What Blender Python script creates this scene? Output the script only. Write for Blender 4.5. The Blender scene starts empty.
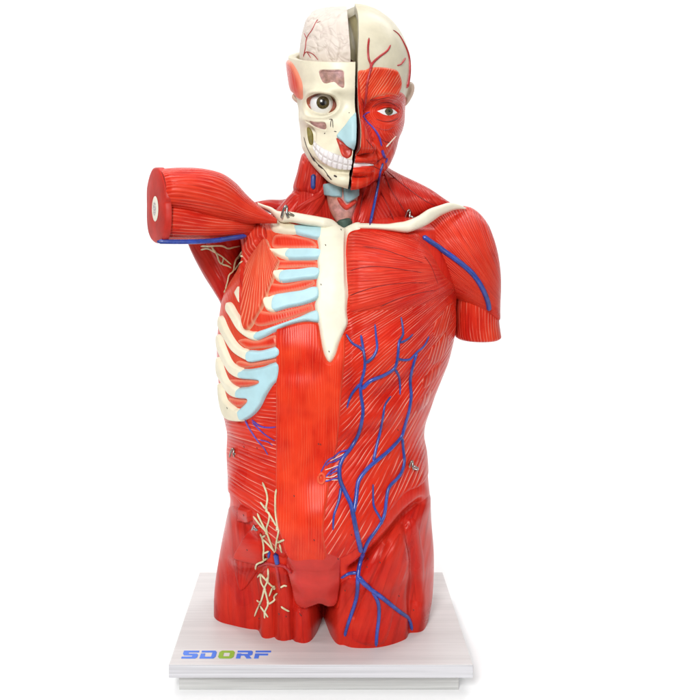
import bpy, math, random
import numpy as np
from mathutils import Vector
from mathutils.bvhtree import BVHTree

random.seed(4)
rng = np.random.default_rng(4)
PI = math.pi
sc = bpy.context.scene

# ------------------------------------------------------------------ camera frame
F, CX, CY = 912.0, 321.0, 205.0          # focal length and principal point, in photo pixels
CD, CZ = 1.356, 0.646                    # camera distance and height
S = CD / F                               # metres per pixel in the plane y = 0
BT = 0.041                               # height of the board's top


def P(px, py, Y):
    px, py, Y = np.broadcast_arrays(np.asarray(px, float), np.asarray(py, float), np.asarray(Y, float))
    d = CD + Y
    return np.stack([(px - CX) / F * d, Y, CZ - (py - CY) / F * d], -1)


def W0(px, v, Y):
    """px, v measured in the plane y=0; depth Y: plain orthogonal layout"""
    px, v, Y = np.broadcast_arrays(np.asarray(px, float), np.asarray(v, float), np.asarray(Y, float))
    return np.stack([(px - CX) * S, Y, CZ - (v - CY) * S], -1)


def proj(co):
    d = CD + co[..., 1]
    return CX + co[..., 0] * F / d, CY - (co[..., 2] - CZ) * F / d


def interp(tab, x):
    t = np.array(tab, float)
    # smooth (monotone-ish) cubic interpolation through a table
    xs, ys = t[:, 0], t[:, 1]
    m = np.gradient(ys, xs)
    x = np.clip(np.asarray(x, float), xs[0], xs[-1])
    k = np.clip(np.searchsorted(xs, x) - 1, 0, len(xs) - 2)
    h = xs[k + 1] - xs[k]
    u = (x - xs[k]) / h
    d = (ys[k + 1] - ys[k]) / h
    m0 = np.clip(m[k], -3 * abs(d), 3 * abs(d))
    m1 = np.clip(m[k + 1], -3 * abs(d), 3 * abs(d))
    return (ys[k] * (2 * u**3 - 3 * u**2 + 1) + m0 * h * (u**3 - 2 * u**2 + u)
            + ys[k + 1] * (-2 * u**3 + 3 * u**2) + m1 * h * (u**3 - u**2))


def gauss(x, y, cx, cy, sx, sy, rot=0.0):
    dx, dy = x - cx, y - cy
    if rot:
        a = math.radians(rot)
        dx, dy = dx * math.cos(a) + dy * math.sin(a), -dx * math.sin(a) + dy * math.cos(a)
    return np.exp(-0.5 * ((dx / sx) ** 2 + (dy / sy) ** 2))


def sstep(a, b, x):
    t = np.clip((x - a) / (b - a), 0, 1)
    return t * t * (3 - 2 * t)


def catmull(pts, n=6, closed=False):
    p = np.array(pts, float)
    N = len(p)
    out = []
    rngi = range(N if closed else N - 1)
    for i in rngi:
        if closed:
            a, b, c, d = p[(i - 1) % N], p[i], p[(i + 1) % N], p[(i + 2) % N]
        else:
            b, c = p[i], p[i + 1]
            a = p[i - 1] if i > 0 else 2 * b - c
            d = p[i + 2] if i + 2 < N else 2 * c - b
        for k in range(n):
            t = k / n
            out.append(0.5 * (2 * b + (c - a) * t + (2 * a - 5 * b + 4 * c - d) * t * t
                              + (3 * b - a - 3 * c + d) * t**3))
    if not closed:
        out.append(p[-1])
    return np.array(out)


def sdist(px, py, poly):
    """signed distance, positive inside the closed polygon"""
    X, Y = px.ravel(), py.ravel()
    best = np.full(X.shape, 1e9)
    ins = np.zeros(X.shape, bool)
    n = len(poly)
    for i in range(n):
        ax, ay = poly[i]
        bx, by = poly[(i + 1) % n]
        ex, ey = bx - ax, by - ay
        L = ex * ex + ey * ey
        if L < 1e-12:
            continue
        t = np.clip(((X - ax) * ex + (Y - ay) * ey) / L, 0, 1)
        best = np.minimum(best, (X - ax - t * ex) ** 2 + (Y - ay - t * ey) ** 2)
        if ay != by:
            c = (ay > Y) != (by > Y)
            ins ^= c & (X < (bx - ax) * (Y - ay) / (by - ay) + ax)
    d = np.sqrt(best)
    return np.where(ins, d, -d).reshape(px.shape)


def ldist(px, py, line):
    """distance to an open polyline"""
    best = np.full(px.shape, 1e9)
    for (ax, ay), (bx, by) in zip(line[:-1], line[1:]):
        ex, ey = bx - ax, by - ay
        L = ex * ex + ey * ey + 1e-9
        t = np.clip(((px - ax) * ex + (py - ay) * ey) / L, 0, 1)
        best = np.minimum(best, (px - ax - t * ex) ** 2 + (py - ay - t * ey) ** 2)
    return np.sqrt(best)


# ------------------------------------------------------------------ objects
def prop(o, label=None, cat=None, group=None, kind=None):
    if label: o['label'] = label
    if cat: o['category'] = cat
    if group: o['group'] = group
    if kind: o['kind'] = kind
    return o


SURF = []      # (verts, faces) of everything veins can lie on


def mesh_obj(name, V, Fc, mat, parent=None, fib=None, label=None, smooth=True, midx=None, surf=False):
    me = bpy.data.meshes.new(name)
    V = np.asarray(V, float)
    me.from_pydata(V.tolist(), [], [tuple(f) for f in (Fc.tolist() if hasattr(Fc, 'tolist') else Fc)])
    for m in (mat if isinstance(mat, (list, tuple)) else [mat]):
        me.materials.append(m)
    if midx is not None:
        me.polygons.foreach_set('material_index', np.asarray(midx, np.int32))
    if smooth:
        me.polygons.foreach_set('use_smooth', np.ones(len(me.polygons), bool))
    if fib is not None:
        a = me.attributes.new('fib', 'FLOAT_VECTOR', 'POINT')
        f3 = np.zeros((len(V), 3), np.float32)
        f3[:, :fib.shape[1]] = fib
        a.data.foreach_set('vector', f3.ravel())
    me.update()
    o = bpy.data.objects.new(name, me)
    sc.collection.objects.link(o)
    if parent is not None:
        o.parent = parent
    if label:
        o['label'] = label
    if surf:
        SURF.append((V, [tuple(f) for f in (Fc.tolist() if hasattr(Fc, 'tolist') else Fc)]))
    return o


class Grid:
    """a dense sheet of points, rows x columns; wrap = columns close on themselves"""
    def __init__(s, co, wrap=True):
        s.co, s.wrap = co, wrap
        s.update()

    def update(s):
        c = s.co
        if s.wrap:
            e = np.concatenate([c[:, -1:], c, c[:, :1]], 1)
            dt = e[:, 2:] - e[:, :-2]
        else:
            dt = np.gradient(c, axis=1)
        dv = np.gradient(c, axis=0)
        n = np.cross(dt, dv)
        n /= np.linalg.norm(n, axis=-1, keepdims=True) + 1e-12
        ctr = c.mean(1, keepdims=True) if s.wrap else c.mean((0, 1), keepdims=True) + np.array([0, 0.5, 0])
        if (n * (c - ctr)).sum() < 0:
            n = -n
        s.n = n
        s.px, s.py = proj(c)
        cam = np.array([0, -CD, CZ]) - c
        cam /= np.linalg.norm(cam, axis=-1, keepdims=True)
        s.face = (n * cam).sum(-1)

    def push(s, d):
        s.co = s.co + s.n * d[..., None]
        s.update()

    def copy(s):
        return Grid(s.co.copy(), s.wrap)

    def quads(s, mask=None, alls=False):
        R, C = s.co.shape[:2]
        idx = np.arange(R * C).reshape(R, C)
        if s.wrap:
            idx = np.concatenate([idx, idx[:, :1]], 1)
        q = np.stack([idx[:-1, :-1], idx[:-1, 1:], idx[1:, 1:], idx[1:, :-1]], -1).reshape(-1, 4)
        if mask is not None:
            m = mask.ravel()[q]
            q = q[m.all(1) if alls else m.any(1)]
        return q

    def mesh(s, name, mat, parent, fib=None, mask=None, caps=True, label=None, surf=False):
        q = s.quads(mask, True)
        V = s.co.reshape(-1, 3)
        fl = None if fib is None else np.stack(fib, -1).reshape(-1, len(fib))
        if mask is not None:
            used = np.unique(q)
            rm = np.full(len(V), -1); rm[used] = np.arange(len(used))
            V, q = V[used], rm[q]
            if fl is not None: fl = fl[used]
            F_ = q.tolist()
        else:
            F_ = q.tolist()
            if caps and s.wrap:
                R, C = s.co.shape[:2]
                for r in (0, R - 1):
                    c = V[r * C:(r + 1) * C].mean(0)
                    V = np.vstack([V, c])
                    if fl is not None: fl = np.vstack([fl, fl[r * C]])
                    k = len(V) - 1
                    F_ += [(r * C + j, r * C + (j + 1) % C, k) for j in range(C)]
        return mesh_obj(name, V, np.array(F_, dtype=object) if False else F_, mat, parent, fl, label, surf=surf)


def biggest(q, n):
    """the largest connected piece of a set of quads"""
    lab = np.arange(n)
    for _ in range(4000):
        m = lab[q].min(1)
        new = lab.copy()
        for k in range(4): np.minimum.at(new, q[:, k], m)
        new = new[new]
        if (new == lab).all(): break
        lab = new
    l = lab[q[:, 0]]
    ids, cnt = np.unique(l, return_counts=True)
    return q[l == ids[cnt.argmax()]]


def patch(g, poly, h, w, mat, name, parent, fib=None, smooth=True, n=6, label=None, surf=True,
          ext=None, fmin=-0.25, grow=0.0, dip=0.004, extra=None):
    """a layer of its own thickness lying on sheet g inside an outline; its rim dips under the sheet"""
    pl = catmull(poly, n, True) if smooth else np.array(poly, float)
    x0, y0 = pl.min(0) - 6; x1, y1 = pl.max(0) + 6
    ok = (g.px > x0) & (g.px < x1) & (g.py > y0) & (g.py < y1) & (g.face > fmin)
    sd = np.full(g.px.shape, -99.0)
    sd[ok] = sdist(g.px[ok], g.py[ok], pl) + grow
    mask = sd > -1.6
    q = biggest(g.quads(mask), g.px.size)
    u = np.unique(q)
    rm = np.full(g.px.size, -1); rm[u] = np.arange(len(u))
    e = sd.ravel()[u]
    hh = np.asarray(h).ravel()[u] if np.ndim(h) else h
    prof = np.where(e > 0, np.sin(np.clip(e / w, 0, 1) * PI / 2) , np.clip(e, -3, 0) / min(w, 2.0) * 1.0)
    off = hh * prof
    off = np.maximum(off, -0.004) if dip <= .004 else np.where(e < 0, -dip * np.clip(-e / 1.5, 0, 1) ** 1.0, off)
    if extra is not None:
        off = off + extra(g.px.ravel()[u], g.py.ravel()[u], e)
    V = g.co.reshape(-1, 3)[u] + g.n.reshape(-1, 3)[u] * off[:, None]
    fl = None
    if fib is not None:
        a, b = fib(g.px.ravel()[u], g.py.ravel()[u])
        fl = np.stack([a, b, np.clip(e, -5, 60)], -1)
    else:
        fl = np.stack([g.px.ravel()[u], g.py.ravel()[u], np.clip(e, -5, 60)], -1)
    return mesh_obj(name, V, rm[q], mat, parent, fl, label, surf=surf)


def fan(ax, ay, R):
    def f(px, py):
        return np.hypot(px - ax, py - ay), np.unwrap_safe(np.arctan2(py - ay, px - ax)) * R
    return f


def fan(ax, ay, R, base=0.0):
    def f(px, py):
        a = np.arctan2(py - ay, px - ax) - base
        a = (a + PI) % (2 * PI) - PI
        return np.hypot(px - ax, py - ay), a * R
    return f


def straight(deg):
    c, s_ = math.cos(math.radians(deg)), math.sin(math.radians(deg))
    return lambda px, py: (px * c + py * s_, -px * s_ + py * c)


def loft(stations, nphi=64, n=8, e=2.0, closed_ends=True):
    """stations: (centre3, half-up vector3, half-front vector3); super-elliptic tube through them"""
    st = np.array([np.concatenate(x) for x in stations], float)
    st = catmull(st, n)
    phi = np.linspace(0, 2 * PI, nphi, endpoint=False)
    c, s_ = np.cos(phi), np.sin(phi)
    c = np.sign(c) * abs(c) ** (2 / e); s_ = np.sign(s_) * abs(s_) ** (2 / e)
    co = st[:, None, 0:3] + c[None, :, None] * st[:, None, 3:6] + s_[None, :, None] * st[:, None, 6:9]
    return Grid(co)


def edges_loft(A, B, Yc, D, nphi=64, n=8, e=2.0, npts=24):
    """tube between two outlines given in photo pixels, centre depth Yc(t), half depth D(t)"""
    A = catmull(A, 10); B = catmull(B, 10)
    def res(p, k):
        L = np.concatenate([[0], np.cumsum(np.hypot(*np.diff(p, axis=0).T))])
        t = np.linspace(0, L[-1], k)
        return np.stack([np.interp(t, L, p[:, 0]), np.interp(t, L, p[:, 1])], -1)
    A, B = res(A, npts), res(B, npts)
    t = np.linspace(0, 1, npts)
    yc = np.interp(t, np.linspace(0, 1, len(Yc)), Yc)
    dd = np.interp(t, np.linspace(0, 1, len(D)), D)
    st = []
    for i in range(npts):
        a, b = P(*A[i], yc[i]), P(*B[i], yc[i])
        st.append(((a + b) / 2, (a - b) / 2, np.array([0, -dd[i], 0])))
    return loft(st, nphi, n, e)


def tubefib(g, rad=None):
    """fibre coordinates running along a tube"""
    R, C = g.co.shape[:2]
    L = np.concatenate([[0], np.cumsum(np.linalg.norm(np.diff(g.co.mean(1), axis=0), axis=-1))]) / S
    r = np.linalg.norm(g.co - g.co.mean(1, keepdims=True), axis=-1).mean() / S if rad is None else rad
    ang = np.linspace(0, 2 * PI, C, endpoint=False)
    return np.repeat(L[:, None], C, 1), np.repeat(ang[None] * r, R, 0)


# ------------------------------------------------------------------ materials
def nmat(name):
    m = bpy.data.materials.new(name); m.use_nodes = True
    nt = m.node_tree; nt.nodes.clear()
    out = nt.nodes.new('ShaderNodeOutputMaterial'); b = nt.nodes.new('ShaderNodeBsdfPrincipled')
    nt.links.new(b.outputs[0], out.inputs[0])
    return m, nt, b


def N(nt, typ, **kw):
    n = nt.nodes.new(typ)
    for k, v in kw.items(): setattr(n, k, v)
    return n


def link(nt, a, b): nt.links.new(a, b)


def ramp(nt, src, stops):
    r = N(nt, 'ShaderNodeValToRGB')
    els = r.color_ramp.elements
    while len(els) < len(stops): els.new(0.5)
    for e, (p, c) in zip(els, stops):
        e.position = p; e.color = (*c, 1) if len(c) == 3 else c
    link(nt, src, r.inputs[0])
    return r


def mixc(nt, fac, a, b):
    m = N(nt, 'ShaderNodeMix', data_type='RGBA')
    for s_, i in ((fac, 0), (a, 6), (b, 7)):
        if hasattr(s_, 'links'): link(nt, s_, m.inputs[i])
        elif i == 0: m.inputs[0].default_value = s_
        else: m.inputs[i].default_value = (*s_, 1)
    return m.outputs[2]


def fibcoord(nt, su, sv, w=0.0):
    a = N(nt, 'ShaderNodeAttribute', attribute_name='fib')
    mp = N(nt, 'ShaderNodeMapping')
    mp.inputs['Scale'].default_value = (su, sv, w)
    link(nt, a.outputs['Vector'], mp.inputs['Vector'])
    return mp.outputs[0], a


def noise(nt, vec, scale=1.0, detail=2.0, rough=0.5, dist=0.0):
    n = N(nt, 'ShaderNodeTexNoise')
    n.inputs['Scale'].default_value = scale; n.inputs['Detail'].default_value = detail
    n.inputs['Roughness'].default_value = rough; n.inputs['Distortion'].default_value = dist
    if vec is not None: link(nt, vec, n.inputs['Vector'])
    return n.outputs['Fac']


def muscle(name, base, dark, streak=(0.9, 0.35, 0.2), amount=0.0, sp=3.2, thr=(0.55, 0.95), bump=0.35, rough=0.29,
           broad=0.5, edge=None, groove=0.45, warp=5.0, gate=(0.40, 0.56), spec=0.22):
    """painted plastic muscle: tone varies along fibres, pale brushed strokes, fine moulded ridges and grooves"""
    m, nt, b = nmat(name)
    v1, at = fibcoord(nt, 0.02, 0.12)
    t1 = noise(nt, v1, 1, 3, 0.6)
    r1 = ramp(nt, t1, [(0.34, (0, 0, 0)), (0.60, (1, 1, 1))])
    tc = N(nt, 'ShaderNodeTexCoord')
    big = noise(nt, tc.outputs['Object'], 22, 2)
    r0 = ramp(nt, big, [(0.35, (0, 0, 0)), (0.65, (1, 1, 1))])
    col = mixc(nt, r1.outputs[0], dark, base)
    hot = (min(1, base[0] * 1.14), base[1] * 1.5 + .010, base[2] * 1.4)

    def mth(op, *ins, clamp=False):
        n = N(nt, 'ShaderNodeMath', operation=op, use_clamp=clamp)
        for i, v in enumerate(ins):
            if hasattr(v, 'links'): link(nt, v, n.inputs[i])
            else: n.inputs[i].default_value = v
        return n.outputs[0]
    col = mixc(nt, mth('MULTIPLY', r0.outputs[0], broad), col, hot)
    sx = N(nt, 'ShaderNodeSeparateXYZ'); link(nt, at.outputs['Vector'], sx.inputs[0])
    vw, _ = fibcoord(nt, 0.014, 0.05)
    wv = mth('MULTIPLY', mth('SUBTRACT', noise(nt, vw, 1, 1), 0.5), warp * 2 * PI / sp)
    vw2, _ = fibcoord(nt, 0.03, 0.22)
    wv2 = mth('MULTIPLY', mth('SUBTRACT', noise(nt, vw2, 1, 1), 0.5), 4.0)
    s_ = mth('SINE', mth('ADD', mth('ADD', mth('MULTIPLY', sx.outputs['Y'], 2 * PI / sp), wv), wv2))
    v3, _ = fibcoord(nt, 0.028, 0.13)
    t3 = noise(nt, v3, 1, 2)
    if amount > 0:
        r2 = ramp(nt, s_, [(thr[0], (0, 0, 0)), (thr[1], (1, 1, 1))])
        r3 = ramp(nt, t3, [(gate[0], (0, 0, 0)), (gate[1], (1, 1, 1))])
        col = mixc(nt, mth('MULTIPLY', mth('MULTIPLY', r2.outputs[0], r3.outputs[0]), amount), col, streak)
    if groove > 0:
        neg = mth('MULTIPLY', s_, -1.0)
        r5 = ramp(nt, neg, [(0.35, (0, 0, 0)), (0.98, (1, 1, 1))])
        v6, _ = fibcoord(nt, 0.02, 0.2)
        r6 = ramp(nt, noise(nt, v6, 1, 2), [(0.42, (0, 0, 0)), (0.62, (1, 1, 1))])
        col = mixc(nt, mth('MULTIPLY', mth('MULTIPLY', r5.outputs[0], r6.outputs[0]), groove), col, tuple(c * .42 for c in dark))
    if edge:
        mr = N(nt, 'ShaderNodeMapRange', interpolation_type='SMOOTHSTEP')
        mr.inputs['From Min'].default_value = edge[1]; mr.inputs['From Max'].default_value = edge[2]
        mr.inputs['To Min'].default_value = edge[3]; mr.inputs['To Max'].default_value = 0
        link(nt, sx.outputs['Z'], mr.inputs['Value'])
        col = mixc(nt, mr.outputs[0], col, edge[0])
    link(nt, col, b.inputs['Base Color'])
    hgt = mth('ADD', mth('MULTIPLY', mth('MULTIPLY', s_, t3), 0.30), mth('MULTIPLY', t1, 1.0))
    bp = N(nt, 'ShaderNodeBump'); bp.inputs['Strength'].default_value = bump; bp.inputs['Distance'].default_value = 0.004
    link(nt, hgt, bp.inputs['Height']); link(nt, bp.outputs[0], b.inputs['Normal'])
    rr = ramp(nt, big, [(0.3, (rough - 0.06,) * 3), (0.7, (rough + 0.1,) * 3)])
    link(nt, rr.outputs[0], b.inputs['Roughness'])
    b.inputs['Specular IOR Level'].default_value = spec
    b.inputs['Specular Tint'].default_value = (1, .62, .56, 1)      # red tint on reflections, tones down the pale veil at the edges
    return m


def plain(name, col, rough=0.4, var=0.12, scale=60, bump=0.08, metal=0.0, spec=0.4):
    m, nt, b = nmat(name)
    tc = N(nt, 'ShaderNodeTexCoord')
    t = noise(nt, tc.outputs['Object'], scale, 4, 0.6)
    c2 = tuple(max(0, c * (1 - var)) for c in col); c1 = tuple(min(1, c * (1 + var * 0.4)) for c in col)
    r = ramp(nt, t, [(0.35, c2), (0.65, c1)])
    tl = noise(nt, tc.outputs['Object'], scale * .22, 3, 0.6)
    rl = ramp(nt, tl, [(0.42, (1, 1, 1)), (0.68, (1 - var * 1.0, 1 - var * 1.1, 1 - var * 1.7))])
    mx = N(nt, 'ShaderNodeMix', data_type='RGBA', blend_type='MULTIPLY'); mx.inputs[0].default_value = 1
    link(nt, r.outputs[0], mx.inputs[6]); link(nt, rl.outputs[0], mx.inputs[7])
    link(nt, mx.outputs[2], b.inputs['Base Color'])
    rg = ramp(nt, tl, [(0.3, (max(.03, rough - .06),) * 3), (0.7, (rough + .12,) * 3)])
    link(nt, rg.outputs[0], b.inputs['Roughness']); b.inputs['Metallic'].default_value = metal
    b.inputs['Specular IOR Level'].default_value = spec
    bp = N(nt, 'ShaderNodeBump'); bp.inputs['Strength'].default_value = bump; bp.inputs['Distance'].default_value = 0.002
    link(nt, t, bp.inputs['Height']); link(nt, bp.outputs[0], b.inputs['Normal'])
    return m


RED = (0.64, 0.022, 0.011)
RED_D = (0.48, 0.012, 0.008)
PALE = (0.92, 0.45, 0.32)
WHT = (0.95, 0.62, 0.48)
M = {}
M['wall'] = muscle('muscle_red', RED, RED_D, PALE, 0.0, bump=0.08, groove=0)
M['thigh'] = muscle('muscle_thigh', (0.55, 0.018, 0.011), (0.40, 0.010, 0.008), PALE, 0.0, sp=8, bump=0.25, groove=.35)
M['thigh_flap'] = muscle('muscle_flap', (0.56, 0.022, 0.013), (0.46, 0.013, 0.010), sp=7, bump=0.1, groove=.15)
M['oblique'] = muscle('muscle_oblique', (0.66, 0.024, 0.010), (0.50, 0.011, 0.007), (0.92, 0.52, 0.40), 0.75, sp=3.3, thr=(0.80, 1.03), bump=0.4, gate=(.45, .62), groove=.25, edge=((0.62, 0.026, 0.012), -1, 7, 1.0))
M['rectus'] = muscle('rectus_red', (0.70, 0.028, 0.011), (0.50, 0.012, 0.007), (0.88, 0.24, 0.12), 0.18, sp=2.4, bump=0.08, broad=0.9, groove=.06,
                     edge=((0.82, 0.17, 0.08), 0, 3, 0.5))
M['pec'] = muscle('pectoral_red', (0.68, 0.036, 0.020), (0.54, 0.016, 0.011), (0.92, 0.32, 0.22), 0.32, sp=3.4, thr=(.7,1.02), bump=0.35, groove=.6, warp=7, gate=(.45,.62),
                  edge=((0.74, 0.09, 0.04), 0, 5, 0.15))
M['deltoid'] = muscle('deltoid_red', (0.68, 0.034, 0.016), (0.54, 0.015, 0.010), (0.88, 0.28, 0.2), 0.32, sp=3.2, thr=(.7,1.02), bump=0.4, groove=.5)
M['arm'] = muscle('arm_red', (0.66, 0.032, 0.015), (0.52, 0.014, 0.009), (0.92, 0.42, 0.3), 0.4, sp=3.4, thr=(.7,1.02), bump=0.4, groove=.45)
M['flank'] = muscle('flank_red', (0.64, 0.030, 0.013), (0.50, 0.014, 0.009), (0.93, 0.5, 0.38), 0.45, sp=3.4, bump=0.3, groove=.4)
M['cut'] = plain('cut_muscle', (0.62, 0.022, 0.011), 0.45, 0.2, 40, 0.15)
M['neck'] = muscle('neck_red', (0.52, 0.020, 0.013), (0.36, 0.010, 0.008), (0.78, 0.2, 0.14), 0.25, sp=2.6, bump=0.22, groove=.3, warp=7, gate=(.45,.65), thr=(.7,1.02))
M['neck_dark'] = muscle('neck_dark_red', (0.42, 0.014, 0.011), (0.28, 0.008, 0.007), sp=4, bump=0.4)
M['back'] = muscle('back_red', (0.50, 0.018, 0.012), (0.36, 0.010, 0.009), sp=4, bump=0.3, groove=.3)
M['minor'] = muscle('pale_fan_muscle', (0.72, 0.07, 0.03), (0.62, 0.04, 0.02), (0.95, 0.52, 0.32), 0.45, sp=2.2, thr=(.3, 1.0), bump=0.3, gate=(.3, .55), groove=.3,
                    edge=((0.93, 0.64, 0.42), 0, 1.8, 0.75))
M['band'] = muscle('band_muscle', (0.64, 0.034, 0.018), (0.54, 0.018, 0.012), (0.92, 0.38, 0.28), 0.5, sp=3, bump=0.45)
M['intercostal'] = muscle('intercostal_red', (0.70, 0.04, 0.018), (0.62, 0.026, 0.013), bump=0.15, sp=2.6, groove=0,
                          edge=((0.90, 0.46, 0.30), -.5, 5.0, 0.62))
M['chest_lining'] = muscle('chest_lining_red', (0.70, 0.07, 0.035), (0.62, 0.04, 0.02), bump=0.15, sp=2.6, groove=.2)
M['face'] = muscle('face_red', (0.68, 0.030, 0.013), (0.52, 0.013, 0.008), (0.88, 0.3, 0.18), 0.2, sp=2.4, bump=0.25, groove=.3, warp=7)
M['brow'] = muscle('forehead_red', (0.72, 0.045, 0.016), (0.58, 0.02, 0.010), (0.93, 0.5, 0.3), 0.6, sp=2.3, thr=(0.6, 1.0), bump=0.3, groove=.3,
                   edge=((0.85, 0.3, 0.15), 0, 4, 0.3))
M['pubic'] = plain('pubic_red', (0.58, 0.026, 0.017), 0.36, 0.12, 40, 0.05)
M['bone'] = plain('bone_cream', (0.86, 0.82, 0.66), 0.42, 0.05, 50, 0.1)
M['rib'] = plain('rib_cream', (0.86, 0.80, 0.62), 0.42, 0.06, 50, 0.08)
M['skull'] = plain('skull_cream', (0.82, 0.76, 0.58), 0.38, 0.08, 45, 0.08)
M['scalp'] = plain('skull_cap_cream', (0.70, 0.64, 0.48), 0.36, 0.08, 40, 0.08)
M['inner'] = plain('skull_inner_yellow', (0.90, 0.82, 0.46), 0.45, 0.2, 40, 0.15)
M['crease'] = plain('dark_red_crease_shade', (0.28, 0.009, 0.008), 0.5, 0.3)  # dark strips that paint the shading into creases
M['cart'] = plain('cartilage_blue', (0.46, 0.70, 0.76), 0.4, 0.08, 40, 0.06)
M['hyoid'] = plain('larynx_blue', (0.30, 0.46, 0.50), 0.45, 0.15, 60, 0.1)
M['vein'] = plain('vein_blue', (0.030, 0.070, 0.40), 0.25, 0.25, 120, 0.1, spec=0.6)
M['vein_thin'] = plain('vein_violet', (0.10, 0.06, 0.45), 0.3, 0.25, 120, 0.1)
M['artery'] = plain('artery_red', (0.48, 0.03, 0.035), 0.3, 0.25, 120, 0.1, spec=0.5)
M['nerve'] = plain('nerve_cream', (0.74, 0.70, 0.46), 0.45, 0.2, 120, 0.1)
M['nerve_white'] = plain('tendon_white', (0.84, 0.74, 0.64), 0.4, 0.1)
M['dark'] = plain('dark_mark', (0.05, 0.03, 0.03), 0.5)
M['cut_and_shade'] = plain('dark_red_cut_and_shade', (0.16, 0.02, 0.015), 0.6)  # sawn faces, and the shade painted in the groin slit
M['metal'] = plain('hook_steel', (0.42, 0.42, 0.42), 0.28, 0.3, 200, 0.1, metal=1.0)
M['white'] = plain('eye_white', (0.84, 0.84, 0.84), 0.12, 0.03, 60, 0.0, spec=0.6)
M['iris'] = plain('iris_olive', (0.13, 0.10, 0.05), 0.15, 0.5, 400, 0.0, spec=0.6)
M['pupil'] = plain('pupil_black', (0.006, 0.005, 0.005), 0.1, 0.0, spec=0.6)
M['lid'] = plain('orbit_brown', (0.36, 0.09, 0.045), 0.4, 0.5, 120, 0.2)
M['teeth'] = plain('teeth_white', (0.84, 0.80, 0.80), 0.22, 0.05, 60, 0.05, spec=0.5)
M['gum'] = plain('gum_pink', (0.80, 0.75, 0.76), 0.3, 0.2, 80, 0.1)
M['sinus'] = plain('sinus_pink', (0.58, 0.33, 0.32), 0.5, 0.4, 130, 0.4)
M['thyroid'] = plain('thyroid_pink', (0.62, 0.30, 0.28), 0.45, 0.3, 140, 0.3)
M['trachea'] = plain('trachea_green', (0.06, 0.11, 0.09), 0.5, 0.3, 90, 0.2)
M['olive'] = plain('olive_hollow', (0.38, 0.32, 0.08), 0.5, 0.5, 40, 0.1)
M['ear'] = plain('ear_beige', (0.74, 0.56, 0.44), 0.45, 0.1, 50, 0.1)
M['nose_red'] = plain('nasal_red', (0.62, 0.05, 0.03), 0.35, 0.4, 70, 0.2)
M['backdrop'] = plain('white_sweep', (0.95, 0.95, 0.95), 0.9, 0.01, 5, 0.0, spec=0.1)


def brain_mat():
    m, nt, b = nmat('brain_cream')
    tc = N(nt, 'ShaderNodeTexCoord')
    w = N(nt, 'ShaderNodeTexNoise'); w.inputs['Scale'].default_value = 26; w.inputs['Distortion'].default_value = 1.6
    link(nt, tc.outputs['Object'], w.inputs['Vector'])
    r = ramp(nt, w.outputs['Fac'], [(0.44, (1, 1, 1)), (0.5, (0, 0, 0)), (0.56, (1, 1, 1))])
    col = mixc(nt, r.outputs[0], (0.68, 0.58, 0.51), (0.72, 0.63, 0.55))
    link(nt, col, b.inputs['Base Color'])
    bp = N(nt, 'ShaderNodeBump'); bp.inputs['Strength'].default_value = 0.25; bp.inputs['Distance'].default_value = 0.004
    link(nt, r.outputs[0], bp.inputs['Height']); link(nt, bp.outputs[0], b.inputs['Normal'])
    b.inputs['Roughness'].default_value = 0.5
    return m


M['brain'] = brain_mat()


def bone_section_mat():
    m, nt, b = nmat('bone_section')
    tc = N(nt, 'ShaderNodeTexCoord')
    v = N(nt, 'ShaderNodeTexVoronoi', feature='DISTANCE_TO_EDGE'); v.inputs['Scale'].default_value = 240
    link(nt, tc.outputs['Object'], v.inputs['Vector'])
    a = N(nt, 'ShaderNodeAttribute', attribute_name='fib'); sx = N(nt, 'ShaderNodeSeparateXYZ'); link(nt, a.outputs['Vector'], sx.inputs[0])
    r = ramp(nt, v.outputs['Distance'], [(0.02, (0.85, 0.82, 0.72)), (0.12, (0.40, 0.36, 0.36))])
    rr = ramp(nt, sx.outputs['X'], [(0.45, (0, 0, 0)), (0.62, (1, 1, 1))])
    col = mixc(nt, rr.outputs[0], r.outputs[0], (0.86, 0.82, 0.68))
    link(nt, col, b.inputs['Base Color']); b.inputs['Roughness'].default_value = 0.5
    return m


M['bone_section'] = bone_section_mat()


def wood_mat(name, c1, c2, sx=(3, 60, 60), lines=0.35):
    m, nt, b = nmat(name)
    tc = N(nt, 'ShaderNodeTexCoord'); mp = N(nt, 'ShaderNodeMapping'); mp.inputs['Scale'].default_value = sx
    link(nt, tc.outputs['Object'], mp.inputs['Vector'])
    t = noise(nt, mp.outputs[0], 1, 5, 0.62, 0.4)
    r = ramp(nt, t, [(0.36, c2), (0.52, c1), (0.62, tuple(min(1, c * 1.03) for c in c1))])
    mp2 = N(nt, 'ShaderNodeMapping'); mp2.inputs['Scale'].default_value = (sx[0] * 1.6, sx[1] * 5, sx[2] * 5)
    link(nt, tc.outputs['Object'], mp2.inputs['Vector'])
    t2 = noise(nt, mp2.outputs[0], 1, 3, 0.6)
    r2 = ramp(nt, t2, [(0.40, (lines,) * 3), (0.47, (0, 0, 0))])
    col = mixc(nt, r2.outputs[0], r.outputs[0], tuple(c * 0.82 for c in c2))
    link(nt, col, b.inputs['Base Color']); b.inputs['Roughness'].default_value = 0.45
    b.inputs['Specular IOR Level'].default_value = 0.3
    return m


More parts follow.
